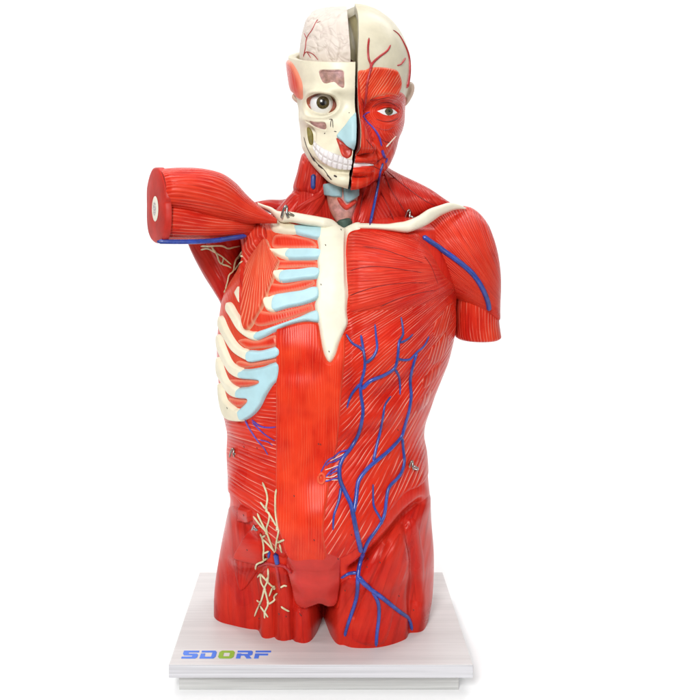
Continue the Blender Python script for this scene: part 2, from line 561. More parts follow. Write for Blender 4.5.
M['board'] = wood_mat('white_ash_laminate', (0.67, 0.67, 0.66), (0.62, 0.62, 0.61), lines=.22)
M['board_edge'] = wood_mat('white_ash_edge', (0.62, 0.62, 0.645), (0.50, 0.50, 0.52), (2, 60, 190), 0.6)
M['plinth'] = wood_mat('grey_ash_edge', (0.60, 0.60, 0.585), (0.49, 0.49, 0.475), (3, 60, 150), 0.5)
M['ink_blue'] = plain('lettering_blue', (0.06, 0.20, 0.80), 0.4, 0.05)
M['ink_green'] = plain('lettering_green', (0.27, 0.50, 0.05), 0.4, 0.05)

# ------------------------------------------------------------------ the thing
root = bpy.data.objects.new('anatomical_model', None)
sc.collection.objects.link(root)
root.location = (0, 0, 0)
prop(root, 'red anatomical torso with half skull face and raised arm stump on white board', 'anatomical model')

# ---- base board --------------------------------------------------
def box_mesh(name, x0, x1, y0, y1, z0, z1, bev, mats, parent, top_idx=None):
    import bmesh
    bm = bmesh.new()
    bmesh.ops.create_cube(bm, size=1)
    for v in bm.verts:
        v.co.x = x0 if v.co.x < 0 else x1
        v.co.y = y0 if v.co.y < 0 else y1
        v.co.z = z0 if v.co.z < 0 else z1
    bmesh.ops.bevel(bm, geom=bm.edges[:], offset=bev, segments=2, affect='EDGES', profile=0.6)
    me = bpy.data.meshes.new(name); bm.to_mesh(me); bm.free()
    for m in mats: me.materials.append(m)
    if len(mats) > 1:
        for p in me.polygons: p.material_index = 0 if p.normal.z > 0.8 else 1
    o = bpy.data.objects.new(name, me); sc.collection.objects.link(o); o.parent = parent
    return o

board = box_mesh('base_board', -0.2003, 0.2003, -0.156, 0.147, BT - 0.0175, BT, 0.0012, [M['board'], M['board_edge']], root)
plinth = box_mesh('plinth', -0.189, 0.1835, -0.141, 0.132, 0.0003, BT - 0.0178, 0.0008, [M['plinth']], board)

# lettering on the board: each letter a thin printed plate
def letter(polys, name, mat, ox, oy, w, h):
    V, Fc = [], []
    for pl in polys:
        k = len(V); n = len(pl)
        for zz in (0.0, 0.0006):
            V += [(ox + (x + 0.04 * y) * w, oy + y * h, BT + 0.0001 + zz) for x, y in pl]
        Fc.append(tuple(range(k + n, k + 2 * n)))
        Fc += [(k + i, k + (i + 1) % n, k + n + (i + 1) % n, k + n + i) for i in range(n)]
    mesh_obj(name, V, Fc, mat, board, smooth=False)


Rr = lambda x0, y0, x1, y1: [(x0, y0), (x1, y0), (x1, y1), (x0, y1)]
bw = 0.34
S_ = [[(0, 1), (0, .62), (.1, .42), (.35, .42), (.35, 1)], Rr(.35, .80, 1, 1), Rr(.35, .42, .65, .6),
      [(.65, 0), (.9, 0), (1, .15), (1, .48), (.9, .6), (.65, .6)], Rr(0, 0, .65, .2)]
D_ = [Rr(0, 0, .28, .62), Rr(.28, 0, .72, .2), [(.72, 0), (.88, 0), (1, .2), (1, .8), (.88, 1), (.72, 1)], Rr(0, .8, .72, 1)]
O_ = [[(.3, 0), (.3, 1), (.14, 1), (0, .8), (0, .2), (.14, 0)], [(.7, 0), (.86, 0), (1, .2), (1, .8), (.86, 1), (.7, 1)],
      Rr(.3, 0, .7, .24), Rr(.3, .76, .7, 1)]
R_ = [Rr(0, 0, .28, .62), Rr(0, .8, .7, 1), [(.7, .38), (.9, .38), (1, .5), (1, .86), (.88, 1), (.7, 1)], Rr(.28, .38, .7, .56),
      [(.5, .38), (.8, .38), (1, 0), (.68, 0)]]
F_ = [Rr(0, 0, .28, .62), Rr(0, .8, 1, 1), Rr(.28, .4, .85, .6)]
# board front edge y=-0.156; the line of letters sits between photo rows 652 and 658
for k, (g_, nm) in enumerate(zip((S_, D_, O_, R_, F_), 'SDORF')):
    letter(g_, 'letter', M['ink_green'] if nm == 'O' else M['ink_blue'], -0.1865 + k * 0.0243, -0.1395, 0.0208, 0.0205)

# ---- torso -------------------------------------------------------
xl_t = [(203, 268), (210, 262), (218, 254), (228, 247), (240, 245), (255, 243), (270, 238), (280, 232), (290, 226.5), (300, 223), (312, 221), (330, 219), (350, 218), (370, 219),
        (400, 222), (417, 226), (430, 228.5), (450, 228), (470, 229), (490, 231), (505, 230), (520, 227), (540, 223), (560, 219.5), (580, 216.5), (600, 215), (613, 215)]
xr_t = [(203, 446), (215, 452), (225, 455), (240, 457), (260, 457), (280, 456), (300, 455), (330, 453), (345, 450), (360, 446), (375, 440),
        (390, 434), (405, 429), (420, 424), (432, 422.5), (450, 425.5), (470, 427), (490, 428.5), (520, 430), (545, 432), (560, 432.5), (580, 432), (600, 430), (613, 427)]
F_t = [(218, .020), (223, -.045), (228, -.070), (240, -.088), (260, -.108), (300, -.130), (340, -.141), (380, -.145), (420, -.143), (460, -.142),
       (500, -.144), (530, -.142), (548, -.134), (562, -.116), (575, -.107), (600, -.104), (613, -.102)]
B_t = [(203, .08), (240, .11), (300, .125), (400, .10), (450, .10), (500, .12), (560, .13), (613, .10)]
vv = np.linspace(218, 612.0, 500)
th = np.concatenate([np.linspace(-PI / 2, PI / 2, 440, endpoint=False), np.linspace(PI / 2, 1.5 * PI, 110, endpoint=False)])
xl, xr = interp(xl_t, vv), interp(xr_t, vv)
xc, aa = (xl + xr) / 2, (xr - xl) / 2
Ff, Bb = interp(F_t, vv), interp(B_t, vv)
ex = interp([(218, 2.4), (300, 2.3), (400, 2.05), (480, 2.0), (560, 2.15), (612, 2.25)], vv)[:, None]
sx_ = np.sign(np.sin(th)) * abs(np.sin(th)) ** (2 / ex); cy_ = np.sign(np.cos(th)) * abs(np.cos(th)) ** (2 / ex)
PX = xc[:, None] + aa[:, None] * sx_
YY = np.where(cy_ > 0, Ff[:, None] * cy_, -Bb[:, None] * cy_)
# the torso's own midline sits left of the outline's centre in the lower half
T = Grid(W0(PX, vv[:, None], YY))
def settle(g):
    """keep the foot of the torso straight down and flat on the board"""
    zz = W0(0, vv, 0)[:, 2]
    k = sstep(560, 608, vv)[:, None]
    g.co[:, :, 2] = g.co[:, :, 2] * (1 - k) + zz[:, None] * k
    g.update()


front = (np.clip(np.cos(th), 0, 1) ** 0.7 * sstep(.02, .5, np.cos(th)))[None] * np.ones_like(PX)
x, y = T.px, T.py
d = np.zeros_like(x)
d += .016 * gauss(x, y, 392, 268, 40, 36)                      # pectoral mass
d += .006 * gauss(x, y, 255, 330, 22, 60)                      # rib barrel
d += .007 * gauss(x, y, 372, 365, 30, 26)                      # rib arch on the muscled side
d += -.006 * gauss(x, y, 375, 326, 42, 14, -14)                # hollow below the pectoral
d += .004 * gauss(x, y, 412, 375, 16, 22)
d += -.005 * gauss(x, y, 362, 432, 26, 18)
d += .006 * gauss(x, y, 385, 470, 30, 34)                      # flank muscle over the hip
d += .006 * gauss(x, y, 294, 347, 26, 13) + .005 * gauss(x, y, 294, 392, 26, 17) + .004 * gauss(x, y, 298, 440, 26, 20)
d += -.002 * gauss(x, y, 296, 371, 28, 8) - .002 * gauss(x, y, 297, 416, 28, 9)
d += -.014 * gauss(x, y, 312, 578, 38, 15)
d += .011 * gauss(x, y, 384, 347, 32, 13, -25) - .011 * gauss(x, y, 394, 388, 26, 7, -30) + .010 * gauss(x, y, 374, 412, 20, 14, -20) - .008 * gauss(x, y, 353, 366, 6, 34) - .008 * gauss(x, y, 366, 438, 26, 7, -25) + .007 * gauss(x, y, 412, 400, 9, 20, 20)
d += .024 * gauss(x, y, 314, 518, 46, 24)                      # lower belly
d += .014 * gauss(x, y, 421, 494, 12, 13) + .015 * gauss(x, y, 238, 488, 11, 14)   # hip crests
d += -.021 * np.exp(-(ldist(x, y, [(417, 503), (400, 522), (380, 546), (356, 574)]) / 6) ** 2)  # groin crease
d += -.010 * np.exp(-(ldist(x, y, [(246, 520), (256, 534), (270, 552), (288, 575)]) / 8) ** 2)
d += -.006 * gauss(x, y, 345, 250, 5, 50)
d *= front
T.push(d); settle(T)
T0 = T.copy()      # before the legs divide
x, y = T.px, T.py
low = sstep(560, 606, y)
d = np.zeros_like(x)
d += -.085 * low * np.exp(-(abs(x - 324) / (9 + 3 * (1 - low))) ** 1.7)
d += .016 * sstep(560, 625, y) * gauss(x, y, 378, 630, 26, 90)
d += -.032 * sstep(520, 600, y) * np.exp(-((x - 232) / 34.0) ** 2)
d += -.012 * sstep(540, 600, y) * np.exp(-((x - 290) / 30.0) ** 2)
k = sstep(555, 605, y)
d += k * (.007 * gauss(x, y, 261, 625, 6, 400) - .006 * gauss(x, y, 271, 625, 3, 400) + .006 * gauss(x, y, 281, 625, 5, 400)
          - .006 * gauss(x, y, 291, 625, 3, 400) + .006 * gauss(x, y, 303, 625, 7, 400) - .007 * gauss(x, y, 248, 625, 5, 400))
d += k * (-.012 * gauss(x, y, 410, 630, 3.5, 60) + .006 * gauss(x, y, 419, 620, 5, 400) - .005 * gauss(x, y, 344, 630, 3, 60) + .004 * gauss(x, y, 335, 630, 5, 300))
d += -.006 * np.exp(-(ldist(x, y, [(222, 560), (236, 590), (240, 625)]) / 5) ** 2) + .005 * gauss(x, y, 228, 570, 6, 30) - .005 * np.exp(-(ldist(x, y, [(262, 560), (256, 590), (250, 625)]) / 4) ** 2)
d += -.007 * np.exp(-(ldist(x, y, [(405, 525), (412, 560), (415, 600)]) / 4) ** 2)
d += -.004 * np.exp(-(ldist(x, y, [(385, 545), (372, 580), (352, 612)]) / 4) ** 2)
d += .005 * gauss(x, y, 392, 570, 12, 30, 20)
d *= front
T.push(d)
# keep the soles flat on the board
settle(T)


def torso_fib(px, py):
    return py, px
tw = T.mesh('torso_wall', M['wall'], root, torso_fib(T.px, T.py), surf=True)

# layers lying on the torso
def tp(name, poly, h, w, mat, parent=root, g=T, **kw):
    return patch(g, poly, h, w, M[mat], name, parent, **kw)

# thighs (muscle sheets from the groin down to the board)
tp('thigh', [(231, 506), (243, 512), (258, 535), (280, 562), (292, 580), (296, 606), (318, 606), (322, 640), (300, 645), (200, 645), (200, 560), (215, 520)],
   .0012, 3, 'thigh', fib=straight(86), fmin=-.9)
tp('thigh', [(440, 492), (424, 500), (404, 516), (372, 552), (352, 575), (340, 585), (338, 608), (326, 606), (326, 660), (445, 660), (450, 560)],
   .0012, 3, 'thigh', fib=fan(445, 420, 150), fmin=-.9)
# flanks
tp('oblique_muscle', [(222, 412), (245, 424), (258, 412), (268, 392), (277, 380), (281, 386), (281, 520), (286, 556), (270, 548), (252, 520), (238, 500), (224, 486), (220, 450)],
   .0016, 2, 'oblique', fib=fan(91.5, 393, 150), fmin=-.5)
tp('oblique_muscle', [(344, 300), (372, 296), (405, 292), (428, 288), (448, 294), (456, 310), (456, 345), (448, 372), (436, 398), (428, 425), (430, 466),
                      (422, 484), (404, 494), (386, 516), (368, 538), (346, 556), (318, 562), (316, 540), (322, 500), (330, 470), (336, 430), (338, 380), (338, 345)],
   .0016, 2.5, 'oblique', fib=fan(516, 235, 220), fmin=-.5)
# sheath of the straight belly muscle
tp('rectus_sheath', [(276, 331), (281, 327.5), (292, 324), (304, 321.5), (314, 321.5), (319, 324), (321, 335), (324, 352), (330, 362), (336, 352), (340, 338), (345, 336),
                     (345, 360), (342, 390), (340, 420), (337, 446), (332, 470), (328, 500), (324, 530), (326, 559), (304, 561), (288, 556), (281, 535), (276.5, 510), (276, 440), (276, 380)],
   .0050, 3, 'rectus', fib=straight(90), g=T0)
# loose flap over the pubis
tp('pubic_flap', [(288, 556), (300, 552), (325, 552), (339, 556), (340.5, 566), (339.5, 582), (338, 598), (335, 605), (328, 606), (320, 602.5), (312, 605), (305, 608), (298, 605), (294, 598), (291.5, 585), (287, 568)],
   .0075, 14, 'pubic', g=T0, n=6, dip=.035, extra=lambda a, b, e: (e > 0) * .007 * gauss(a, b, 315, 584, 14, 15))

# small flaps of the opened hip
tp('muscle_flap', [(240, 505), (252, 509), (253, 521), (247, 523), (239, 520)], .0065, 1.6, 'thigh_flap', smooth=False)
tp('groin_slit_shade', [(257, 530), (261, 532), (263, 545), (263.5, 558), (260, 561), (259, 545)], .0012, 1.2, 'cut_and_shade')  # dark patch on the surface, paints the shade inside the slit
tp('muscle_flap', [(238, 548), (246, 536), (256, 524), (262, 531), (263, 560), (250, 561), (236, 557)], .0065, 1.8, 'thigh_flap', smooth=True)
tp('hip_muscle', [(234, 560), (243, 558), (262, 562), (254, 578), (242, 591), (237, 583)], .0028, 2, 'thigh', fib=fan(240, 600, 60))
tp('thigh_muscle', [(262, 572), (271, 566), (280, 572), (283, 600), (282, 640), (262, 640), (259, 600)], .003, 4, 'thigh', fib=straight(88))
tp('thigh_muscle', [(284, 572), (291, 578), (295, 605), (302, 613), (302, 640), (287, 640), (285, 600)], .003, 3, 'thigh', fib=straight(88))
tp('thigh_muscle', [(400, 532), (384, 556), (368, 585), (356, 610), (352, 640), (384, 644), (398, 600), (410, 560)], .003, 6, 'thigh', fib=straight(108))
tp('thigh_muscle', [(406, 520), (418, 520), (426, 560), (424, 600), (416, 625), (411, 590), (412, 550)], .0018, 6, 'thigh', fib=straight(85))

# chest wall, the opened side
tp('intercostal_muscle', [(262, 214), (285, 222), (318, 226), (318, 320), (300, 322), (276, 333), (277, 378), (262, 404), (246, 417), (226, 417), (219, 400), (216, 350), (220, 300), (232, 268), (242, 240)],
   .001, 3, 'chest_lining', fib=straight(75), fmin=-.6)
gaps = [[(274, 236), (284, 234), (297, 236), (310, 239), (316, 243), (317, 249), (300, 250), (282, 250), (272, 247)],
        [(268, 260), (285, 260), (305, 260), (317, 261), (318, 268), (300, 268.5), (280, 269), (266, 268)],
        [(264, 283), (285, 284), (305, 280), (314, 280), (315, 285), (305, 290), (285, 294), (266, 296)],
        [(258, 311), (275, 312), (295, 308), (310, 304), (314, 307), (312, 312), (298, 317), (282, 322), (262, 327), (254, 323)],
        [(246, 338), (258, 340), (275, 335), (277, 346), (258, 349), (247, 349), (238, 341)],
        [(240, 360), (254, 362), (277, 357.5), (277, 363), (260, 366), (244, 368.5), (236, 364)],
        [(230, 379), (243, 379), (257, 379.5), (261, 381.5), (258, 385.5), (245, 387.5), (237, 387), (231, 382)],
        [(229, 397.5), (240, 398.5), (247, 399), (249, 402), (244, 406.5), (237, 407), (231, 403)]]
for gp in gaps:
    tp('intercostal_muscle', gp, .0030, 3.0, 'intercostal', fib=straight(80))

ribs = [
    ([(271.5, 226), (275, 223.5), (284, 224.5), (296, 228), (299, 231), (296, 234.2), (285, 233.8), (276, 232.3), (272.5, 230)],
     [(294, 229), (301, 228), (312, 228), (322, 229), (327, 232.5), (325.5, 238), (319, 240), (309, 237.8), (296, 234)]),
    ([(268, 250), (278, 250), (291, 250.3), (291, 259.5), (283, 258.5), (276, 255)],
     [(288, 250.8), (298, 249.8), (314, 249.8), (321, 251), (323, 254.5), (320, 259), (310, 260), (287, 259.6)]),
    ([(268, 271.5), (276, 271.5), (285, 271.5), (284, 282), (278, 280.5), (274, 276)],
     [(282.5, 272), (300, 270), (314, 268.3), (320, 270), (321, 274), (317, 278.5), (304, 280), (281, 282.4)]),
    ([(264, 299), (270, 297.5), (277, 296.5), (276, 310.5), (270, 311), (266, 307)],
     [(274, 297), (286, 293.5), (302, 291), (313, 287.5), (319, 289), (320, 295), (317, 299.5), (304, 304.5), (288, 307.8), (273, 311)]),
    ([(229.5, 303.5), (233, 304.5), (238, 313), (243, 320.5), (244.5, 328), (252, 332), (258.5, 333), (258, 340), (249, 337.5), (240, 330), (233, 318), (228.5, 310)],
     [(256.5, 333.5), (268, 329), (284, 323.3), (299, 317.8), (312, 312), (318, 311), (320.5, 316), (318, 322), (306, 321.3), (290, 324.8), (275, 331.5), (266, 336.5), (256.5, 340)]),
    ([(222, 317), (224.5, 318.5), (229, 329), (236, 341), (243, 348), (250, 351), (252, 360.2), (243, 357), (234, 350), (226, 337), (221, 326)],
     [(249, 351.3), (262, 351), (278, 347.5), (279, 355.4), (262, 359.8), (249.5, 361)]),
    ([(219.5, 336), (222.5, 337), (227, 349), (234, 363), (245, 369.8), (243, 377.8), (233, 373), (226, 362), (220, 348)], None),
    ([(219.5, 358), (222.5, 361), (225, 370), (230, 381), (240, 388.5), (240, 397), (231, 393), (224, 382), (219.5, 372)], None),
    ([(221, 384), (224, 388), (228, 400), (237, 408), (241, 410), (245.5, 419.5), (233, 419.5), (226, 414), (222, 400)], None),
]
for k, (bone, cart) in enumerate(ribs):
    r_ = tp('rib', bone, .0072, 2.6, 'rib', fmin=-.25, grow=1.1)
    if cart:
        tp('rib_cartilage', cart, .0076, 2.6, 'cart', parent=r_, grow=.9)
arch = [(241.5, 370), (252, 369.2), (264, 367), (279, 362.5), (279, 378), (273, 385), (266, 396), (261, 406), (253, 415), (243, 419.8),
        (239.5, 412), (241, 409), (247, 403.5), (249, 398.5), (238.5, 397), (239, 388.8), (250, 387), (259, 383.5), (260, 380.5), (254, 379.2), (241, 377.5)]
tp('costal_arch', arch, .0074, 2.8, 'cart', n=5, grow=.8)

# pale fan muscle and the band running up to the arm
tp('fan_muscle', [(266, 239.5), (271, 247), (277, 257), (281, 263), (278, 270), (275, 279), (272, 288), (268, 298), (263, 310), (257, 321), (249, 331), (244, 324), (243, 305), (245, 285), (248, 268), (255, 254)],
   .0092, 2.4, 'minor', fib=fan(266, 232, 60, PI / 2))
tp('band_muscle', [(241, 221), (252, 221), (262, 222), (268, 236), (262, 246), (253, 258), (248, 272), (246, 300), (247, 326), (243, 322), (240.5, 300), (242, 270), (244, 250)],
   .0105, 5, 'band', fib=straight(82), fmin=-.6)
for pl in ([(236, 294), (240, 287), (243, 287), (243, 305), (240, 303)], [(242, 270), (244.5, 269), (244.5, 276), (242.3, 277)]):
    tp('rib', pl, .0065, 1.6, 'rib', smooth=False, fmin=-.6)

# breastbone
tp('breastbone', [(316, 223), (322, 219.5), (331, 221), (338, 226), (344, 229), (350, 226.5), (356, 224), (362, 224), (360, 229), (352, 231), (347.5, 236), (346, 250), (346.3, 262), (347.3, 282),
                  (348.6, 295), (347.3, 311), (348.3, 323), (344, 333), (339, 346), (336, 356), (330, 363), (324.3, 356), (320.5, 341), (318, 325), (316, 315), (314.5, 305), (317, 296), (316, 284), (318, 272), (317, 262), (318.5, 250), (317, 240), (318, 232)],
   .0080, 4.5, 'bone', n=4)

# pectoral
pec = tp('pectoral_muscle', [(347.5, 242), (349, 235), (356, 232), (375, 231.5), (392, 233), (404, 234), (415, 233), (424, 240), (434, 258), (444, 275), (455, 287), (449, 296), (436, 303), (420, 308), (400, 312), (372, 313), (350, 314), (347.5, 304), (347.5, 280), (346.5, 260)],
         .0050, 12, 'pec', fib=fan(472, 271, 120, PI))
# dark crease lines between the pectoral's bundles are drawn further down
# side digitations under the arm
for pl in ([(424, 352), (436, 340), (446, 330), (450, 345), (442, 360), (430, 366)], [(420, 378), (432, 366), (443, 358), (440, 374), (430, 386), (422, 390)],
           [(414, 404), (424, 392), (434, 386), (430, 402), (421, 412), (415, 416)], [(430, 326), (440, 312), (450, 300), (453, 318), (447, 332), (434, 340)]):
    tp('serratus_slip', pl, .0026, 5, 'flank', fib=fan(470, 230, 150), fmin=-.4)

# collar bones
cl = edges_loft([(257.5, 202.3), (264, 204.8), (272, 207.5), (278, 211), (290, 211.6), (304, 214), (321, 217), (332, 219.5), (338, 224)],
                [(259, 206.5), (269, 211), (274, 216), (281, 222.2), (292, 222.5), (305, 225), (318, 227), (331, 230), (338, 229)],
                [-.024, -.042, -.062, -.072, -.077, -.079, -.074], [.005, .007, .010, .011, .011, .010, .006], e=2.3)
cl.mesh('collar_bone', M['bone'], root, surf=True)
cr = edges_loft([(352, 223.6), (361, 223), (385, 223.9), (396, 222.6), (406, 221), (418, 216), (428, 209.5), (440, 205.2), (450, 202.6), (459, 204.5), (466, 208)],
                [(350, 231.5), (358, 229.5), (374, 229.6), (390, 231), (404, 232.6), (411, 231.6), (424, 226.5), (433, 221), (441, 215.5), (455, 210), (465, 209.5)],
                [-.070, -.079, -.086, -.090, -.080, -.056, -.036], [.009, .010, .010, .011, .010, .008, .003], e=2.3)
cr.mesh('collar_bone', M['bone'], root, surf=True)

# ---- right-hand shoulder of the picture ---------------------------
def rows_loft(tab, nphi=90, n=8, e=2.1):
    """rows: (py, x0, x1, Yc, D)"""
    st = []
    for py, x0, x1, yc, D in tab:
        a, b = P(x0, py, yc), P(x1, py, yc)
        st.append(((a + b) / 2, (b - a) / 2, np.array([0, -D, 0])))
    return loft(st, nphi, n, e)

ua = rows_loft([(262, 456, 496, .0, .035), (285, 454, 498, .0, .042), (300, 453.5, 498.5, .0, .044), (320, 454, 498.5, .0, .043), (332, 454.5, 500, .0, .042), (336.5, 455.5, 500.5, 0, .041), (338.5, 458, 498, 0, .038)])
ua.mesh('upper_arm_muscle', M['arm'], root, tubefib(ua), surf=True)
dl = rows_loft([(206, 462, 465, -.005, .010), (208, 446, 472, -.006, .020), (214, 428, 480, -.010, .032), (224, 413, 487.5, -.014, .046), (236, 406, 492.5, -.018, .056), (250, 408, 496.5, -.018, .062),
                (265, 416, 499, -.014, .064), (278, 428, 500, -.010, .062), (290, 442, 500, -.006, .056), (300, 458, 499.5, -.002, .050), (309, 474, 499, 0, .044), (316, 488, 498.5, .004, .036), (319, 494, 497, .006, .024)], e=2.1)
dl.mesh('deltoid_muscle', M['deltoid'], root, fan(520, 325, 170, PI)(dl.px, dl.py), surf=True)
tz = edges_loft([(377, 158), (386, 166), (395, 171.5), (405, 176.5), (420, 183.5), (432, 190), (442, 197), (451, 203)],
                [(370, 190), (372, 205), (376, 220), (386, 226), (402, 224), (420, 216), (436, 210), (451, 207)],
                [.045, .035, .02, .005, .0], [.050, .046, .040, .028, .012], e=2.0)
tz.mesh('trapezius_muscle', M['neck'], root, fan(372, 128, 110)(tz.px, tz.py), surf=True)

# ---- raised arm stump --------------------------------------------
def stump(tab):
    st = []
    for px, top, bot, yc, D, sh in tab:
        a, b = P(px, top, yc), P(px, bot, yc)
        st.append(((a + b) / 2, (a - b) / 2, np.array([sh * D, -D, 0])))
    return loft(st, 90, 8, 2.15)

bi = stump([(158, 196, 242.5, -.092, .037, .45), (164, 196, 242, -.090, .039, .43), (185, 200, 241.5, -.080, .041, .35), (205, 205, 240.5, -.070, .041, .25), (225, 209, 239, -.058, .038, .12), (245, 212, 236.5, -.042, .032, 0), (264, 217, 232, -.020, .022, 0)])
bi.mesh('biceps_muscle', M['arm'], root, tubefib(bi), surf=True)
ds = stump([(157, 170, 212, -.098, .038, .5), (164, 168.5, 212, -.097, .041, .47), (182, 167.5, 214, -.090, .046, .38), (202, 168.5, 218, -.082, .049, .28), (221, 173, 221, -.074, .046, .15), (235, 182, 222.5, -.068, .038, .05),
            (247, 195, 223.5, -.064, .029, 0), (258, 205, 223.5, -.064, .020, 0), (268, 212.5, 223.5, -.068, .013, 0), (277, 219, 223.5, -.074, .006, 0)])
ds.mesh('deltoid_muscle', M['deltoid'], root, tubefib(ds), surf=True)
# the sawn face with the bone in it
def disc(name, cpx, cpy, cY, uvec, vvec, r0, mat, parent, thick=.0012, nn=40, e=2.0, ring=5):
    c = P(cpx, cpy, cY); u = np.array(uvec); v = np.array(vvec); nrm = np.cross(u, v); nrm /= np.linalg.norm(nrm)
    if nrm[1] > 0: nrm = -nrm
    V, Fc, fb = [c + nrm * thick], [], [[0, 0]]
    for k in range(1, ring + 1):
        r = k / ring
        for j in range(nn):
            a = 2 * PI * j / nn
            ca, sa = math.cos(a), math.sin(a)
            ca = math.copysign(abs(ca) ** (2 / e), ca); sa = math.copysign(abs(sa) ** (2 / e), sa)
            V.append(c + u * ca * r + v * sa * r + nrm * (thick * (1 if k < ring else .2))); fb.append([r, 0])
    for j in range(nn):
        Fc.append((0, 1 + j, 1 + (j + 1) % nn))
    for k in range(ring - 1):
        for j in range(nn):
            a, b = 1 + k * nn + j, 1 + k * nn + (j + 1) % nn
            Fc.append((a, a + nn, b + nn, b))
    return mesh_obj(name, V, Fc, mat, parent, np.array(fb))

faceU = P(157, 205, -.095) - P(157, 205, -.095)
# cut face: union outline in the sawn plane, following the two muscles' ends
capc = P(157.5, 205, -.095)
e1 = np.array([.5, -1, 0]) * .041; e2 = np.array([0, 0, 1]) * (37.6 * S * (CD - .095) / CD)
nrm = np.cross(e1, e2); nrm /= np.linalg.norm(nrm); nrm = nrm if nrm[0] < 0 else -nrm
outl = catmull([(-.55, .92), (0, 1.0), (.45, .9), (.88, .55), (1.02, .2), (.96, .05), (1.0, -.12), (.98, -.5), (.75, -.85), (.3, -1), (-.25, -.99), (-.75, -.84), (-.98, -.5), (-1.0, .0), (-.98, .5)], 6, True)
V = [capc + nrm * .0035]; Fc = []
n_ = len(outl)
for r_, off in ((.5, .0035), (.93, .003), (1.0, .0012), (1.005, -.006)):
    V += [capc + (e1 * a + e2 * b) * r_ + nrm * off for a, b in outl]
Fc = [(0, 1 + j, 1 + (j + 1) % n_) for j in range(n_)]
for k in range(3):
    for j in range(n_):
        a, b = 1 + k * n_ + j, 1 + k * n_ + (j + 1) % n_
        Fc.append((a, a + n_, b + n_, b))
cutf = mesh_obj('cut_face', V, Fc, M['cut'], root)
bc = capc + e1 * .03 + e2 * -.10 + nrm * .0036
pxb, pyb = proj(bc)
disc('arm_bone', pxb, pyb, bc[1], e1 * .33, np.array([0, 0, 1]) * .0175, 1, M['bone_section'], cutf)

# ---- shoulder-blade muscles behind the ribs ------------------------
lt = edges_loft([(186, 236), (189, 246), (196, 261), (205, 277), (214, 291), (221, 303), (224, 318)], [(262, 232), (256, 246), (250, 262), (244, 276), (238, 290), (232, 304), (227, 320)],
                [.045, .04, .035, .03, .025], [.03, .034, .034, .03, .014], e=2.2)
lt.mesh('shoulder_blade_muscle', M['back'], root, straight(60)(lt.px, lt.py), surf=True)
sb = edges_loft([(203, 238), (212, 256), (220, 274), (226, 292)], [(244, 238), (240, 258), (236, 274), (231, 296)], [.010, .012, .012, .012], [.02, .022, .02, .008])
sb.mesh('shoulder_blade_muscle', M['back'], root, straight(55)(sb.px, sb.py), surf=True)

# ------------------------------------------------------------------ neck
nx_l = [(140, 312), (150, 306), (157, 303), (172, 298), (182, 295.5), (188, 294), (193, 291.5), (199, 286), (206, 279), (213, 272), (222, 262), (232, 255)]
nx_r = [(140, 378), (165, 384), (185, 390), (200, 396), (215, 404), (232, 412)]
nF = [(140, -.03), (165, -.045), (185, -.047), (200, -.045), (215, -.052), (232, -.06)]
nB = [(140, .09), (180, .095), (232, .11)]
nv = np.arange(140, 232.1, 0.8)
tn = np.concatenate([np.linspace(-PI / 2, PI / 2, 200, endpoint=False), np.linspace(PI / 2, 1.5 * PI, 60, endpoint=False)])
a0, a1 = interp(nx_l, nv), interp(nx_r, nv)
nf, nb = interp(nF, nv), interp(nB, nv)
Nk = Grid(W0(((a0 + a1) / 2)[:, None] + ((a1 - a0) / 2)[:, None] * np.sin(tn)[None], nv[:, None],
             np.where(np.cos(tn)[None] > 0, .01 + (nf[:, None] - .01) * np.cos(tn)[None], .01 - (nb[:, None] - .01) * np.cos(tn)[None])))
x, y = Nk.px, Nk.py
fr = np.clip(np.cos(tn), 0, 1)[None] ** .5
d = -.016 * np.exp(-(ldist(x, y, [(341, 150), (340, 232)]) / 15) ** 4) + .006 * gauss(x, y, 310, 205, 14, 30, 20)
d += -.006 * gauss(x, y, 322, 200, 4, 20) + .006 * gauss(x, y, 366, 205, 9, 40)
Nk.push(d * fr)
neck = Nk.mesh('neck', M['neck'], root, fan(310, 80, 120)(Nk.px, Nk.py), surf=True)


def npz(name, poly, h, w, mat, parent=neck, g=Nk, **kw):
    return patch(g, poly, h, w, M[mat], name, parent, **kw)


npz('neck_muscle', [(302, 152), (310, 158), (320, 170), (325, 178), (322, 190), (318, 195), (306, 192), (293, 189.5), (297, 172)], .0035, 4, 'neck', fib=straight(100), fmin=-.6)
npz('neck_muscle', [(326, 180), (327, 190), (321, 199), (306, 208), (294, 213), (298, 206), (310, 198), (318, 190)], .0045, 3, 'neck', fib=straight(-35))
npz('neck_muscle', [(383, 160), (385, 172), (381, 190), (376, 208), (371, 226), (354, 226), (357, 210), (362, 196), (368, 180)], .007, 5, 'neck', fib=fan(385, 120, 110))
npz('neck_muscle', [(362, 182), (368, 188), (364, 200), (360, 214), (358, 228), (348, 228), (352, 210), (354, 194)], .0095, 4, 'neck', fib=straight(100))

npz('neck_muscle', [(322, 192), (327, 196), (318, 213), (306, 222), (296, 222), (306, 208)], .004, 4, 'neck', fib=straight(-60))
npz('neck_muscle', [(293, 192), (300, 196), (294, 208), (286, 218), (272, 218), (280, 206)], .004, 4, 'neck', fib=straight(-50), fmin=-.6)
npz('neck_muscle', [(304, 160), (309, 166), (308, 180), (304, 191), (296, 189), (299, 174)], .0055, 3, 'neck', fib=straight(100), fmin=-.6)

